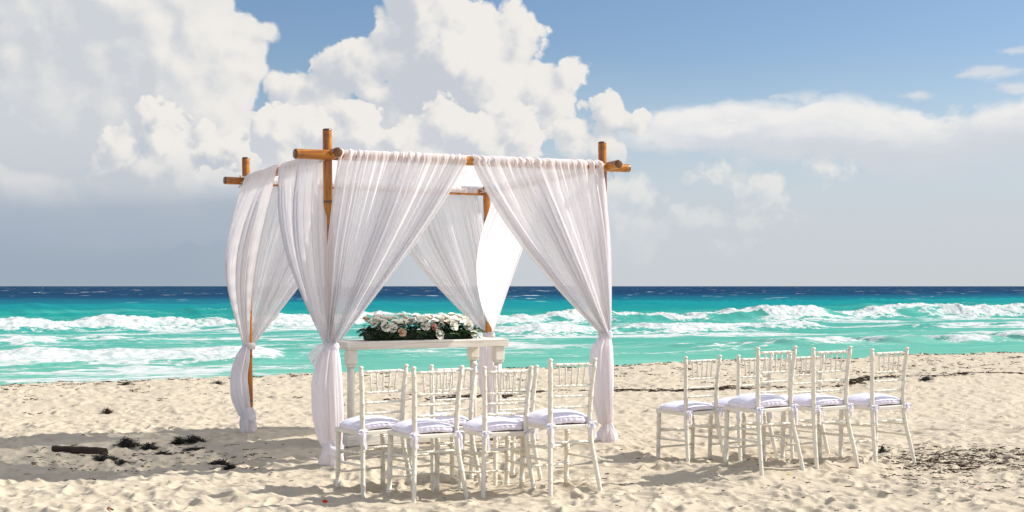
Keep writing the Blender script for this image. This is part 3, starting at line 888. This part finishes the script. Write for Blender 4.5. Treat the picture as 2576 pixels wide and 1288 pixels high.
cFR = empty('curtain', (FR[0], FR[1], 0), 0, 'white sheer curtain sweeping across to the front-right gazebo post, rightmost of the four', 'curtain', 'sheer curtains on the gazebo')
tFR = pt(FR, 1.015)
panel(cFR, c3(FR, -.03, -BO, ZB + .02), fmid - np.append(E1 * .01, 0), nE2, tFR, 0, 0, 15, .12, .05, 21, cover=.02)
panel(cFR, c3(FR, BO * .4, .06, ZB + .02), rmid, E1, tFR, 0, 0, 12, .10, -.10, 22, cover=.0)
wrap_band(cFR, tFR, .060, .075, 23)
g0 = gz(FR[0], FR[1])
bundle(cFR, [tFR + [-.0, -.01, 0], tFR + [-.04, -.03, -.12], tFR + [-.045, -.03, -.3], tFR + [-.03, -.02, -.55], tFR + [-.0, -.01, -.78], (FR[0] + .0, FR[1] - .01, g0 + .14)],
       [.040, .088, .098, .088, .058, .036], 24, .75)
foot(cFR, FR[0] + .012, FR[1] - .01, g0, .19, [.038, .052, .072, .086, .088, .074], 25, 2.0, 6)
flap(cFR, tFR + np.array([-.03, -.04, .0]), (-.97, .1), .12, .20, .14, 9)
rel(cFR)

cBR = empty('curtain', (BR[0], BR[1], 0), 0, 'white sheer curtain at the rear-right gazebo post, behind the flower table', 'curtain', 'sheer curtains on the gazebo')
tBR = pt(BR, .93)
panel(cBR, c3(BR, -.05, BO, ZB - .05), bmid, E2, tBR, 0, 0, 14, .10, .05, 31)
panel(cBR, c3(BR, BO * .4, -.06, ZB - .04), rmid, E1, tBR, 0, 0, 12, .22, -.24, 32, cover=.0)
wrap_band(cBR, tBR, .06, .07, 33)
g0 = gz(BR[0], BR[1])
bundle(cBR, [tBR + [-.0, -.01, 0], tBR + [-.02, -.03, -.12], tBR + [-.02, -.03, -.3], tBR + [-.02, -.02, -.5], tBR + [-.0, -.01, -.68], (BR[0] + .0, BR[1] - .01, g0 + .14)],
       [.040, .075, .085, .082, .06, .045], 34, .75)
foot(cBR, BR[0], BR[1] - .01, g0, .20, [.045, .055, .07, .075, .07], 35)
rel(cBR)

# ------------------------------------------------------------------ table
TA = np.array([-1.464, 11.69]); TZ = .95; TL = 1.62; TW = .66
table = empty('altar_table', (TA[0], TA[1], 0), math.atan2(E1[1], E1[0]), 'whitewashed wooden altar table with chunky legs standing under the gazebo', 'table')
v, f = box_data(0, TL, 0, TW, TZ - .068, TZ, .004); obj('tabletop', v, f, M['table'], table, False)
for (x, y) in ((.055, .06), (TL - .085, .06), (.055, TW - .06), (TL - .085, TW - .06)):
    tv, tf = tube_data([(x, y, TZ - .22), (x, y, .5), (x, y, -.12)], [.034, .033, .035], 14)
    lg_ = obj('leg', tv, tf, M['tleg'], table, True)
    a = Acc()
    a.add(*box_data(x - .046, x + .046, y - .046, y + .046, TZ - .200, TZ - .0685, .006))
    a.add(*box_data(x - .040, x + .040, y - .040, y + .040, TZ - .222, TZ - .1995, .004))
    a.build('leg_block', M['tleg'], lg_, False)
for y in (.06, TW - .06):
    v, f = box_data(.0, TL - .0, y - .05, y + .05, .02, .115, .006); obj('base_rail', v, f, M['table'], table, False)

# ------------------------------------------------------------------ flowers
def petal(Rr, ang, width, h, lean, curl, nu=5, nv=5):
    v = []
    for j in range(nv):
        b = j / (nv - 1)
        for i in range(nu):
            a = (i / (nu - 1) - .5) * 2
            wv = math.sin(PI * min(1, .18 + .62 * b)) ** .8
            th = ang + a * width * wv
            rr_ = Rr * (.35 + .65 * math.sin(min(1.0, b * 1.15) * PI / 2)) + lean * b * b + curl * max(0, b - .72) * 1.6
            z = h * b - curl * max(0, b - .8) * .8 - .12 * h * a * a * b
            v.append((rr_ * math.cos(th), rr_ * math.sin(th), z))
    return v, gridfaces(nv, nu).tolist()
def rose_mesh(seed, opened=1.0):
    rr = random.Random(seed); A = Acc()
    A.add(*tube_data([(0, 0, .25), (0, 0, .5), (0, 0, .8), (.03, 0, .97), (.03, .02, 1.03)], [.20, .30, .27, .16, .04], 8))
    for k, (n, rad, h) in enumerate(((2, .20, .95), (3, .36, .97), (4, .56, .93), (5, .78, .84), (5, .98, .70))):
        if opened < .6 and k > 2: break
        for i in range(n):
            A.add(*petal(rad * (.75 + .25 * opened), 2 * PI * i / n + k * .7 + rr.uniform(-.15, .15), 2.4 / n + .25, h * rr.uniform(.93, 1.05), .05 * k * opened, .10 * k * opened))
    return A
def mesh_of(A, name, m):
    o = A.build(name, m); me = o.data; bpy.data.objects.remove(o); return me
RM = {k: [mesh_of(rose_mesh(s), 'rose', M[k]) for s in (1, 2, 3)] for k in ('rose', 'rosep', 'roseb')}
BM = {k: mesh_of(rose_mesh(9, .4), 'rosebud', M[k]) for k in ('rose', 'rosep')}
FC = np.array([.60, .0]) # centre along table, set below
farr = empty('flower_arrangement', (TA[0] + E1[0] * .84 + E2[0] * .33, TA[1] + E1[1] * .84 + E2[1] * .33, TZ + .002), math.atan2(E1[1], E1[0]),
             'long low arrangement of white and blush roses over dark green foliage on the table', 'flowers')
fr = random.Random(5)
def put_rose(x, y, z, s, tilt, az, kind='rose', bud=False):
    me = BM[kind] if bud else RM[kind][fr.randrange(3)]
    o = bpy.data.objects.new('rosebud' if bud else 'rose', me); COL.objects.link(o); o.parent = farr
    o.location = (x, y, z); o.scale = (s * .82 if bud else s, s * .82 if bud else s, s * (1.3 if bud else 1.05))
    d = Vector((math.cos(az) * math.sin(tilt), math.sin(az) * math.sin(tilt), math.cos(tilt)))
    o.rotation_mode = 'QUATERNION'; o.rotation_quaternion = d.to_track_quat('Z', 'Y')
    if kind == 'rosep': o['label'] = 'pink rose'
    if kind == 'roseb': o['label'] = 'blush peach rose'
for i in range(104):
    x = -.51 + 1.02 * ((i * .618034) % 1.0) + fr.uniform(-.01, .01); y = fr.uniform(-.11, .12)
    yb = (y + .11) / .23
    z = .140 + .065 * yb + fr.uniform(-.02, .025) - .03 * (abs(x) / .56) ** 3
    kind = fr.choices(['rose', 'roseb', 'rosep'], [.89, .07, .04])[0]; bud = fr.random() < .28
    if kind == 'roseb': bud = False
    put_rose(x, y, z, fr.uniform(.024, .034) if not bud else .020, fr.uniform(.15, 1.0), -PI / 2 + fr.uniform(-1.2, 1.2), kind, bud)
for (x, z, k, s) in ((-.235, .068, 'roseb', .032), (.14, .040, 'rose', .038), (.50, .045, 'rose', .030), (-.40, .12, 'rose', .038), (-.33, .11, 'rose', .036), (.0, .125, 'rose', .036), (.29, .12, 'rose', .036), (.45, .12, 'rose', .036), (.09, .11, 'rosep', .027)):
    put_rose(x, -.13, z, s, 1.25, -PI / 2 + fr.uniform(-.3, .3), k)
def leafquad(A, c, d, L, W, up, rr):
    c = Vector(c); d = Vector(d).normalized(); n = d.cross(Vector(up)).normalized()
    upv = n.cross(d)
    pts = [c, c + d * L * .35 + n * W * .5 + upv * .1 * L, c + d * L * .75 + n * W * .35, c + d * L - upv * .15 * L, c + d * L * .75 - n * W * .35, c + d * L * .35 - n * W * .5 + upv * .1 * L, c + d * L * .5 - upv * .08 * L]
    A.add(pts, [(0, 1, 6), (1, 2, 6), (2, 3, 6), (3, 4, 6), (4, 5, 6), (5, 0, 6)])
A = Acc()
for i in range(1900):
    x = fr.uniform(-.545, .545); y = fr.uniform(-.15, .15); z = fr.uniform(0.012, .16) * (1 - .5 * (abs(x) / .6) ** 4)
    az = fr.uniform(0, 2 * PI) if fr.random() < .4 else -PI / 2 + fr.uniform(-1.1, 1.1)
    leafquad(A, (x, y, z), (math.cos(az), math.sin(az), fr.uniform(-.3, .8)), fr.uniform(.03, .06), fr.uniform(.016, .030), (0, 0, 1), fr)
o = A.build('foliage', M['leaf'], farr, False); o['kind'] = 'stuff'
v, f = box_data(-.53, .53, -.09, .09, .0, .085, .01); obj('flower_trough', v, f, M['leaf'], farr, False)
def frond(x, y, z, az, L, droop, m):
    A = Acc(); pts = []
    for k in range(15):
        t = k / 14; pts.append(Vector((x + math.cos(az) * L * t, y + math.sin(az) * L * t, max(.008, z + .25 * L * t - droop * t * t))))
    A.add(*tube_data(pts, [.0022 * (1 - .7 * k / 14) for k in range(15)], 5))
    for k in range(2, 15):
        t = k / 14; ll = .05 * math.sin(PI * min(1, .15 + t * .85)) + .006
        for sd_ in (-1, 1):
            d = Vector((math.cos(az + sd_ * 1.0), math.sin(az + sd_ * 1.0), fr.uniform(-.1, .25)))
            leafquad(A, pts[k], d, ll, .014, (0, 0, 1), fr)
    A.build('fern_frond', m, farr, False)
for (x, y, z, az, L, dr, k) in ((-.50, -.06, .06, PI + .3, .15, .07, 'leaf'), (-.50, 0, .09, PI - .1, .13, .06, 'leaf'), (-.5, -.1, .03, PI + .7, .15, .04, 'leaf'), (.50, -.04, .09, .1, .18, .10, 'fern'),
                               (.5, -.08, .06, -.4, .18, .06, 'fern'), (.25, -.12, .05, -1.2, .14, .05, 'fern'), (.32, -.12, .07, -.7, .15, .06, 'fern'), (-.06, -.12, .07, -1.7, .13, .05, 'fern'),
                               (-.3, -.12, .06, -1.9, .12, .05, 'leaf'), (.42, -.12, .05, -1.0, .13, .04, 'fern'), (-.45, -.12, .08, -2.2, .14, .06, 'leaf')):
    frond(x, y, z, az, L, dr, M[k])

# ------------------------------------------------------------------ chairs
def ringed(p0, p1, r_, rings, n=10, r2=None, mid_bulge=0.0, dbl=True):
    """turned rod with raised double rings"""
    p0 = Vector(p0); p1 = Vector(p1); L = (p1 - p0).length; r2 = r2 or r_
    st = [(0, 1), (1, 1)]
    for t in rings:
        for off in ((-.0075, .0075) if dbl else (0,)):
            c = t + off / L; e = .0035 / L
            st += [(c - e * 1.3, 1), (c - e * .5, 1.22), (c + e * .5, 1.22), (c + e * 1.3, 1)]
    st.sort()
    pts = [p0.lerp(p1, min(1, max(0, t))) for t, _ in st]
    rad = [(r_ + (r2 - r_) * t) * k * (1 + mid_bulge * math.sin(PI * min(1, max(0, t)))) for t, k in st]
    return tube_data(pts, rad, n)

def post_path():
    """right rear leg + back upright, from the foot up"""
    return [Vector(p) for p in ((.205, -.275, -.10), (.202, -.268, .0), (.186, -.235, .16), (.170, -.205, .30), (.162, -.190, .42), (.160, -.186, .50), (.163, -.190, .60), (.170, -.200, .74), (.180, -.212, .86), (.183, -.215, .895))]
def along(path, z):
    for a, b in zip(path, path[1:]):
        if a.z <= z <= b.z: return a.lerp(b, (z - a.z) / (b.z - a.z))
    return path[-1]

def make_chair(label):
    root = empty('chair', (0, 0, 0), 0, label, 'chair', 'ballroom chairs facing the altar')
    pp = post_path()
    for s in (-1, 1):
        path = []; rad = []
        zs = sorted(set(round(float(q), 4) for q in [p.z for p in pp] + [z + o for z in (.08, .20, .32, .56, .66, .76, .86) for o in (-.012, -.009, -.005, -.001, .003, .007)] + list(np.linspace(-.1, .895, 26))))
        for z in zs:
            p = along(pp, z); k = 1
            for zc in (.08, .20, .32, .56, .66, .76, .86):
                if abs(z - zc + .009) < .0005 or abs(z - zc - .003) < .0005 or abs(z - zc + .005) < .0005: k = 1.16
            base = np.interp(z, [-.1, .1, .4, .5, .89], [.0148, .0158, .0180, .0178, .0155])
            path.append((s * p.x, p.y, z)); rad.append(base * k)
        for z, r_ in ((.898, .011), (.903, .0155), (.909, .0185), (.916, .0175), (.9205, .011), (.922, .003)):
            path.append((s * .183, -.2155, z)); rad.append(r_)
        v, f = tube_data(path, rad, 12); obj('back_leg', v, f, M['chair'], root)
        v, f = ringed((s * .188, .165, -.10), (s * .183, .150, .43), .0170, (.25, .45, .66, .88), 10, .0188); obj('front_leg', v, f, M['chair'], root)
    # seat: rounded trapezoid
    pts = []
    fw, bw, fy_, by_ = .205, .180, .185, -.205
    for (cx, cy, a0) in ((fw - .03, fy_ - .03, 0), (-fw + .03, fy_ - .03, 90), (-bw + .02, by_ + .02, 180), (bw - .02, by_ + .02, 270)):
        r_ = .03 if cy > 0 else .02
        for k in range(5): pts.append((cx + r_ * math.cos(R(a0 + 22.5 * k)), cy + r_ * math.sin(R(a0 + 22.5 * k))))
    n = len(pts); V = []; F = []
    for z, sc_ in ((.426, .985), (.430, 1.0), (.450, 1.0), (.456, .985)):
        V += [(x * sc_, y * sc_, z) for x, y in pts]
    for r_ in range(3):
        for k in range(n): F.append((r_ * n + k, r_ * n + (k + 1) % n, (r_ + 1) * n + (k + 1) % n, (r_ + 1) * n + k))
    F.append(tuple(range(n))[::-1]); F.append(tuple(3 * n + k for k in range(n)))
    obj('seat', V, F, M['chair'], root, False)
    def rail(z, r_, name='back_rail', rings=(.12, .32, .5, .68, .88)):
        a = along(pp, z); v, f = ringed((-a.x + .012, a.y, z), (a.x - .012, a.y, z), r_, rings, 10); return obj(name, v, f, M['chair'], root)
    rail(.878, .0100, 'top_rail', (.14, .32, .5, .68, .86)); rail(.728, .0085); rail(.655, .0085); rail(.578, .0085)
    for k in range(5):
        x1 = (-.108 + .054 * k); x0 = x1 * .86
        a = along(pp, .730); b = along(pp, .876)
        v, f = ringed((x0, a.y, .730), (x1, b.y, .872), .0062, (.33, .62), 8); obj('spindle', v, f, M['chair'], root)
    def stretch(a, b, r_=.0085, rg=(.3, .5, .7)):
        v, f = ringed(a, b, r_, rg, 9); obj('stretcher', v, f, M['chair'], root)
    a = along(pp, .335); stretch((-a.x + .01, a.y, .335), (a.x - .01, a.y, .335))
    for s in (-1, 1):
        for zb, zf in ((.300, .290), (.215, .205)):
            a = along(pp, zb); stretch((s * a.x, a.y + .01, zb), (s * .185, .150, zf), .0085, (.28, .72))
    for z in (.270, .130): stretch((-.178, .155, z), (.178, .155, z))
    return root

def make_cushion(seed):
    rr = random.Random(seed)
    nth = 96; V = []; F = []; ring_sz = []
    ph = [rr.uniform(0, 6.28) for _ in range(6)]
    hw, hd = .198, .190
    def plan(th):
        c, s = math.cos(th), math.sin(th); p = 3.6
        k = (abs(c) ** p + abs(s) ** p) ** (-1 / p)
        return hw * k * c, hd * k * s
    T = .042
    arch = lambda x, y: -.024 * (x / .2) ** 2 - .014 * (y / .2) ** 2
    rows = [(.0, .0), (.45, 0.0), (.85, .0), (.965, .003), (1.0, .010), (1.025, T * .45), (1.005, T - .006), (.985, T), (.955, T + .003), (.86, T + .012), (.68, T + .019), (.45, T + .023), (.2, T + .025), (.0, T + .025)]
    for j, (k, z) in enumerate(rows):
        for i in range(nth):
            th = 2 * PI * i / nth
            x, y = plan(th)
            puck = 0
            if 3 <= j <= 8:
                puck = .0028 * math.sin(th * 30 + ph[0] + 2.5 * math.sin(3 * th)) + .0015 * math.sin(th * 61 + ph[1])
            kk = k + puck / .19
            X, Y = x * kk, y * kk
            zz = z + arch(X, Y) + .02
            if j >= 8: zz += .003 * math.sin(X * 40 + ph[2]) * math.sin(Y * 33 + ph[3]) * (1 - k * .5)
            if j == 7: kk += .012
            V.append((X, Y, max(zz, .0 if j > 3 else -.002)))
    F = gridfaces(len(rows), nth, True)
    o = obj('seat_cushion', V, F, M['satin'])
    # piping
    pts = []
    for i in range(nth + 1):
        x, y = plan(2 * PI * i / nth); X, Y = x * 1.0, y * 1.0
        pts.append((X, Y, T + arch(X, Y) + .02))
    v, f = tube_data(pts, .0035, 6, False); obj('piping', v, f, M['satin'], o)
    for s in (-1, 1):
        A = Acc(); c = Vector((s * .168, -.222, .01))
        def strip(path, wd, nrm):
            vv = []; 
            for p, q in path:
                p = Vector(p); nn = Vector(nrm).normalized()
                vv += [p - nn * wd * q, p + nn * wd * q]
            A.add(vv, [(2 * i, 2 * i + 1, 2 * i + 3, 2 * i + 2) for i in range(len(path) - 1)])
        for sg in (-1, 1):                                       # loops
            pth = []
            for k in range(13):
                t = k / 12; an = t * 2 * PI
                pth.append((c + Vector((sg * .022 * (1 - math.cos(an)) * .9, -.006 * math.sin(an / 2), .011 * math.sin(an) - .006 * (1 - math.cos(an)))), .55 + .6 * math.sin(PI * t)))
            strip(pth, .007, (0.15 * sg, 1, .5))
        for sg, L in ((-1, rr.uniform(.06, .10)), (1, rr.uniform(.08, .15))):   # tails
            pth = []
            for k in range(10):
                t = k / 9
                pth.append((c + Vector((sg * (.012 * math.sin(t * 2.2) + .012 * t) + .004 * math.sin(9 * t), -.006 - .008 * math.sin(5 * t), -L * t)), 1 + .15 * t))
            strip(pth, .010, (1, .35 * sg, 0))
        A.add(*tube_data([c + Vector((-.006, 0, 0)), c, c + Vector((.006, 0, 0))], [.006, .0085, .006], 8))
        strip([((s * .150, -.175, .028), 1), ((s * .165, -.20, .022), 1), (c, 1)], .006, (0, .3, 1))
        A.build('tie_ribbon', M['ribbon'], o)
    return o

LAB = ['white ballroom chair at the left end of the left group, before the first table leg',
       'white ballroom chair nearest the camera, second backrest from the left in the left group',
       'white ballroom chair in the far row between the two nearest chairs of the left group',
       'white ballroom chair in the near row of the left group, middle of its three',
       'white ballroom chair mostly hidden behind the third near chair of the left group',
       'white ballroom chair at the right end of the left group beside the right curtain foot',
       'white ballroom chair at the left end of the right group, its back clear',
       'white ballroom chair nearest the camera in the right group, with a domed cushion',
       'white ballroom chair in the middle of the near row in the right group',
       'white ballroom chair at the far right end of the right group beside open sand',
       'white ballroom chair in the far row of the right group, behind the nearest one there',
       'white ballroom chair in the far row of the right group, showing between two near backs']
CLAB = ['lilac satin cushion on the leftmost chair of the left group', 'lilac satin cushion on the chair nearest the camera',
        'lilac satin cushion on the middle chair in the left group\'s far row', 'lilac satin cushion on the middle chair in the left group\'s near row',
        'lilac satin cushion glimpsed on the chair hidden behind the third near one, left group', 'puffed lilac satin cushion on the chair beside the right curtain foot',
        'flat pale satin cushion on the leftmost chair of the right group', 'domed lilac satin cushion on the nearest chair of the right group',
        'pale satin cushion on the middle near chair of the right group', 'pale satin cushion on the rightmost chair of all',
        'lilac satin cushion on the far chair behind the nearest of the right group', 'pale satin cushion on the far chair seen between two near backs, right group']
ch0 = make_chair(LAB[0])
cushions = [make_cushion(s) for s in (1, 2, 3)]
for i, (x, y, z, psi, roll) in enumerate(chairs_pos):
    c = ch0 if i == 0 else copy_tree(ch0)
    c['label'] = LAB[i]
    c.location = (x, y, z); c.rotation_euler = (0, roll, psi)
    k = cushions[i] if i < 3 else copy_tree(cushions[i % 3])
    tag(k, CLAB[i], 'cushion', 'satin cushions tied to the chairs')
    k.location = Matrix.Translation((x, y, z)) @ Matrix.Rotation(psi, 4, 'Z') @ Matrix.Rotation(roll, 4, 'Y') @ Vector((0, -.005, .458 - .003))
    k.rotation_euler = (0, roll + R(rng.uniform(-1, 1)), psi + R(rng.uniform(-3, 3)))
    if i in (5, 7): k.scale = (1, 1, 1.15)
    if i in (6,): k.scale = (1, 1, .82)

# ------------------------------------------------------------------ driftwood, seaweed, litter
def driftwood():
    x0, y0, z0 = on_sand(138, 1140); x1, y1, z1 = on_sand(264, 1150)
    n = 22; m_ = 16; V = []; rr = random.Random(3)
    rnd = [rr.uniform(-1, 1) for _ in range(m_)]; rnd2 = [rr.uniform(-1, 1) for _ in range(m_)]
    L = math.hypot(x1 - x0, y1 - y0)
    for i in range(n):
        t = i / (n - 1)
        for k in range(m_):
            th = 2 * PI * k / m_
            tt = t + (.015 * rnd[k] if i == 0 else 0) + (.03 * rnd2[k] if i == n - 1 else 0)
            rad = .036 * (1 + .10 * math.sin(3 * th + 4 * t) + .05 * math.sin(23 * t + th) - .12 * t)
            V.append((tt * L, rad * math.cos(th) * 1.1, rad * math.sin(th) * (.80 if math.sin(th) < 0 else 1.0)))
    F = gridfaces(n, m_, True).tolist(); F = [tuple(q) for q in F]
    F.append(tuple(range(m_))[::-1]); F.append(tuple((n - 1) * m_ + k for k in range(m_)))
    o = obj('driftwood_log', V, F, M['driftwood'], None, False)
    o.location = (x0, y0, z0 + .034); o.rotation_euler = (0, R(-.5), math.atan2(y1 - y0, x1 - x0))
    tag(o, 'short broken piece of reddish brown driftwood lying on the sand at the left', 'driftwood')
driftwood()

def weed_mesh(A, x, y, z, w_, d_, h, n, rr, flat=False):
    for _ in range(n):
        a = rr.uniform(0, 2 * PI); q = math.sqrt(rr.random())
        px, py = x + math.cos(a) * q * w_, y + math.sin(a) * q * d_
        pz = z + h * (1 - q * q) * rr.uniform(0, 1)
        L = rr.uniform(.02, .06); az = rr.uniform(0, 2 * PI); wd = rr.uniform(.003, .008)
        p = Vector((px, py, pz)); pts = [p]
        for k in range(3):
            az += rr.uniform(-.9, .9)
            p = p + Vector((math.cos(az), math.sin(az), rr.uniform(-.5, .6) if not flat else rr.uniform(-.1, .2))) * L / 3; pts.append(p)
        vv = []
        sd_ = Vector((-math.sin(az), math.cos(az), rr.uniform(-.8, .8))).normalized() * wd
        for k, p in enumerate(pts): vv += [p - sd_ * (1 - .25 * k), p + sd_ * (1 - .25 * k)]
        A.add(vv, [(2 * i, 2 * i + 1, 2 * i + 3, 2 * i + 2) for i in range(3)])
def clump(u, v, wpx, hpx, label, m='weed', n=260, seed=0):
    x, y, z = on_sand(u, v); sc_ = y / FPX
    A = Acc(); rr = random.Random(seed + int(u))
    w_ = wpx * .58 * sc_; h = hpx * 1.35 * sc_ + .008
    # core
    cv = []
    for j in range(5):
        for k in range(12):
            th = 2 * PI * k / 12; q = (1 - j / 4.3); zz = h * .75 * math.sin(PI / 2 * j / 4)
            rad = q * rr.uniform(.75, 1.1)
            cv.append((math.cos(th) * w_ * .75 * rad, math.sin(th) * w_ * .5 * rad, zz * rr.uniform(.7, 1.15) - .004))
    F = [tuple(q) for q in gridfaces(5, 12, True).tolist()]
    F.append(tuple(48 + k for k in range(12)))
    A.add(cv, F)
    weed_mesh(A, 0, 0, 0, w_ * 1.1, w_ * .7, h, n, rr)
    o = A.build('seaweed_clump', M[m], None, False)
    o.location = (x, y, z - .002)
    tag(o, label, 'seaweed', 'clumps of dark seaweed on the sand')
clump(320, 1126, 50, 17, 'tall black seaweed clump just right of the driftwood', seed=1, n=420)
clump(375, 1128, 36, 11, 'low black seaweed clump right of the tall one near the driftwood', seed=2)
clump(486, 1111, 46, 12, 'wide black seaweed clump farthest back, nearest the rear-left curtain foot', seed=3, n=380)
clump(448, 1116, 26, 14, 'rounded black seaweed clump touching the wide farthest one on its left', seed=4)
clump(262, 1155, 54, 9, 'flat black seaweed clump in front of the right end of the driftwood', seed=5)
clump(305, 1166, 26, 6, 'small dark seaweed tuft below the flat clump in front of the driftwood', seed=6, n=120)
clump(410, 1143, 36, 5, 'thin spread seaweed scrap between the shadow bands left of the gazebo', seed=7, n=140)
clump(490, 1131, 44, 5, 'thin seaweed scrap in front of the wide farthest clump', seed=8, n=160)
clump(550, 1165, 44, 8, 'dark seaweed clump inside the shadow of the front curtain', seed=9)
clump(580, 1176, 24, 8, 'compact black seaweed lump nearest the foot of the front-left curtain', seed=10)
clump(271, 1040, 26, 12, 'rusty brown seaweed tuft on the sunlit sand behind the driftwood', 'brownweed', 160, 11)
clump(1424, 1037, 32, 7, 'black seaweed scrap on the sand seen between the last two left-group chairs', seed=12, n=160)
clump(2219, 1142, 16, 22, 'upright black seaweed curl by the legs of the rightmost chair', seed=13, n=120)
clump(1905, 1166, 36, 8, 'dark seaweed clump under the nearest chair of the right group', 'brownweed', 160, 14)
clump(2330, 955, 40, 9, 'dark seaweed heap on the weed line behind the rightmost chair', seed=15, n=160)
clump(548, 966, 26, 7, 'dark seaweed on the crest of the beach left of the rear-left curtain', seed=16, n=120)
clump(318, 968, 30, 6, 'dark seaweed on the crest of the beach at the left, above the brown tuft', seed=17, n=120)

def leaf_obj(name, u, v, L, W, m, label, cat, az=0.3, tilt=.3):
    x, y, z = on_sand(u, v); V = []
    n, k = 9, 5
    for i in range(n):
        t = i / (n - 1)
        for j in range(k):
            a = (j / (k - 1) - .5) * 2
            wd = W * .5 * math.sin(PI * (.04 + .92 * t)) ** .8
            V.append(((t - .5) * L, a * wd, .35 * W * (a * a) + .25 * W * math.sin(t * 5) + .004))
    o = obj(name, V, gridfaces(n, k), m); o.location = (x, y, z + .004); o.rotation_euler = (tilt, R(-8), az)
    tag(o, label, cat)
leaf_obj('dead_leaf', 1937, 1166, .055, .035, M['dleaf'], 'curled brown leaf on the sand under the nearest chair of the right group', 'leaf')
leaf_obj('dead_leaf', 2172, 1136, .04, .022, M['dleaf'], 'small red-brown leaf left of the upright seaweed curl', 'leaf', 1.0, .9)
leaf_obj('dead_leaf', 277, 1285, .045, .028, M['dleaf'], 'orange-brown leaf on the sand at the lower left edge of the picture', 'leaf', .2)
leaf_obj('dead_leaf', 2146, 1189, .07, .02, M['dleaf'], 'long brown leaf in front of the right group of chairs', 'leaf', .1)
leaf_obj('plastic_scrap', 817, 1262, .045, .032, M['red'], 'bright red scrap of plastic on the sand left of the nearest chair', 'litter', .5, .9)
leaf_obj('plastic_scrap', 2468, 1230, .05, .008, M['red'], 'thin red shred on the sand in front of the right-hand weed patch', 'litter', .1, .2)
leaf_obj('yellow_petal', 1985, 1192, .022, .016, M['yellow'], 'pale yellow petal on the sand before the right group of chairs', 'petal', .2, .9)

def scatter():
    rr = random.Random(77); A = Acc()
    def bits(x, y, n, spread, L=1.0):
        for _ in range(n):
            px = x + rr.gauss(0, spread); py = y + rr.gauss(0, spread * .8); z = gz(px, py) + .004
            ln = rr.uniform(.018, .065) * L; az = rr.uniform(-.9, .9) + (PI if rr.random() < .5 else 0); wd = rr.uniform(.0025, .009) * L
            p = Vector((px, py, z)); vv = []
            for k in range(4):
                sd_ = Vector((-math.sin(az), math.cos(az), rr.uniform(.2, 1.6))).normalized() * wd
                vv += [p - sd_ * .3, p + sd_]
                az += rr.uniform(-.6, .6); p = p + Vector((math.cos(az), math.sin(az), rr.uniform(-.15, .25))) * ln / 3
            A.add(vv, [(0, 1, 3, 2), (2, 3, 5, 4), (4, 5, 7, 6)])
    # weed line
    s = 6.0
    while s < 30:
        t = 15.25 + .35 * math.sin(s * .9) + .25 * math.sin(s * 2.3)
        k = 1.0 if math.sin(s * 1.9) + .6 * math.sin(s * .83) > -.2 else .15
        for _ in range(int(34 * k)):
            ss = s + rr.uniform(0, .2); tt = t + rr.gauss(0, .10)
            bits(ss * E1[0] + tt * E2[0], ss * E1[1] + tt * E2[1], 2, .02, 1.6)
        s += .2
    # towards the crest
    for _ in range(1700):
        s = rr.uniform(-2, 36); t = rr.uniform(15.8, 20.3)
        if s < 12 and rr.random() < .75: continue
        bits(s * E1[0] + t * E2[0], s * E1[1] + t * E2[1], rr.choice((1, 1, 2, 7)), .05, 1.5)
    for _ in range(260):
        s = rr.uniform(-2, 30); t = 19.7 + rr.gauss(0, .15)
        bits(s * E1[0] + t * E2[0], s * E1[1] + t * E2[1], 5, .04, 1.5)
    # patch at the right
    for _ in range(620):
        u = 2420 + rr.gauss(0, 130); v = 1150 + abs(rr.gauss(0, 34)) - 14 + rr.gauss(0, 8)
        x, y = ground_px(u, v); bits(x, y, rr.choice((1, 3, 7)), .03, .9)
    # strays in the left shadow and everywhere
    for _ in range(120):
        x, y = ground_px(rr.uniform(60, 700), rr.gauss(1155, 18)); bits(x, y, rr.choice((1, 3, 5)), .03)
    for _ in range(650):
        y = rr.uniform(8.2, 20); x = rr.uniform(-.45, .45) * y
        bits(x, y, 1, .01, .7)
    for _ in range(160):
        u = rr.uniform(1500, 2600); v = rr.uniform(1120, 1288); x, y = ground_px(u, v); bits(x, y, 1, .02, .9)
    o = A.build('seaweed_litter', M['brownweed'], None, False)
    tag(o, 'dark shreds of seaweed and twigs scattered over the sand', None, None, 'stuff')
scatter()
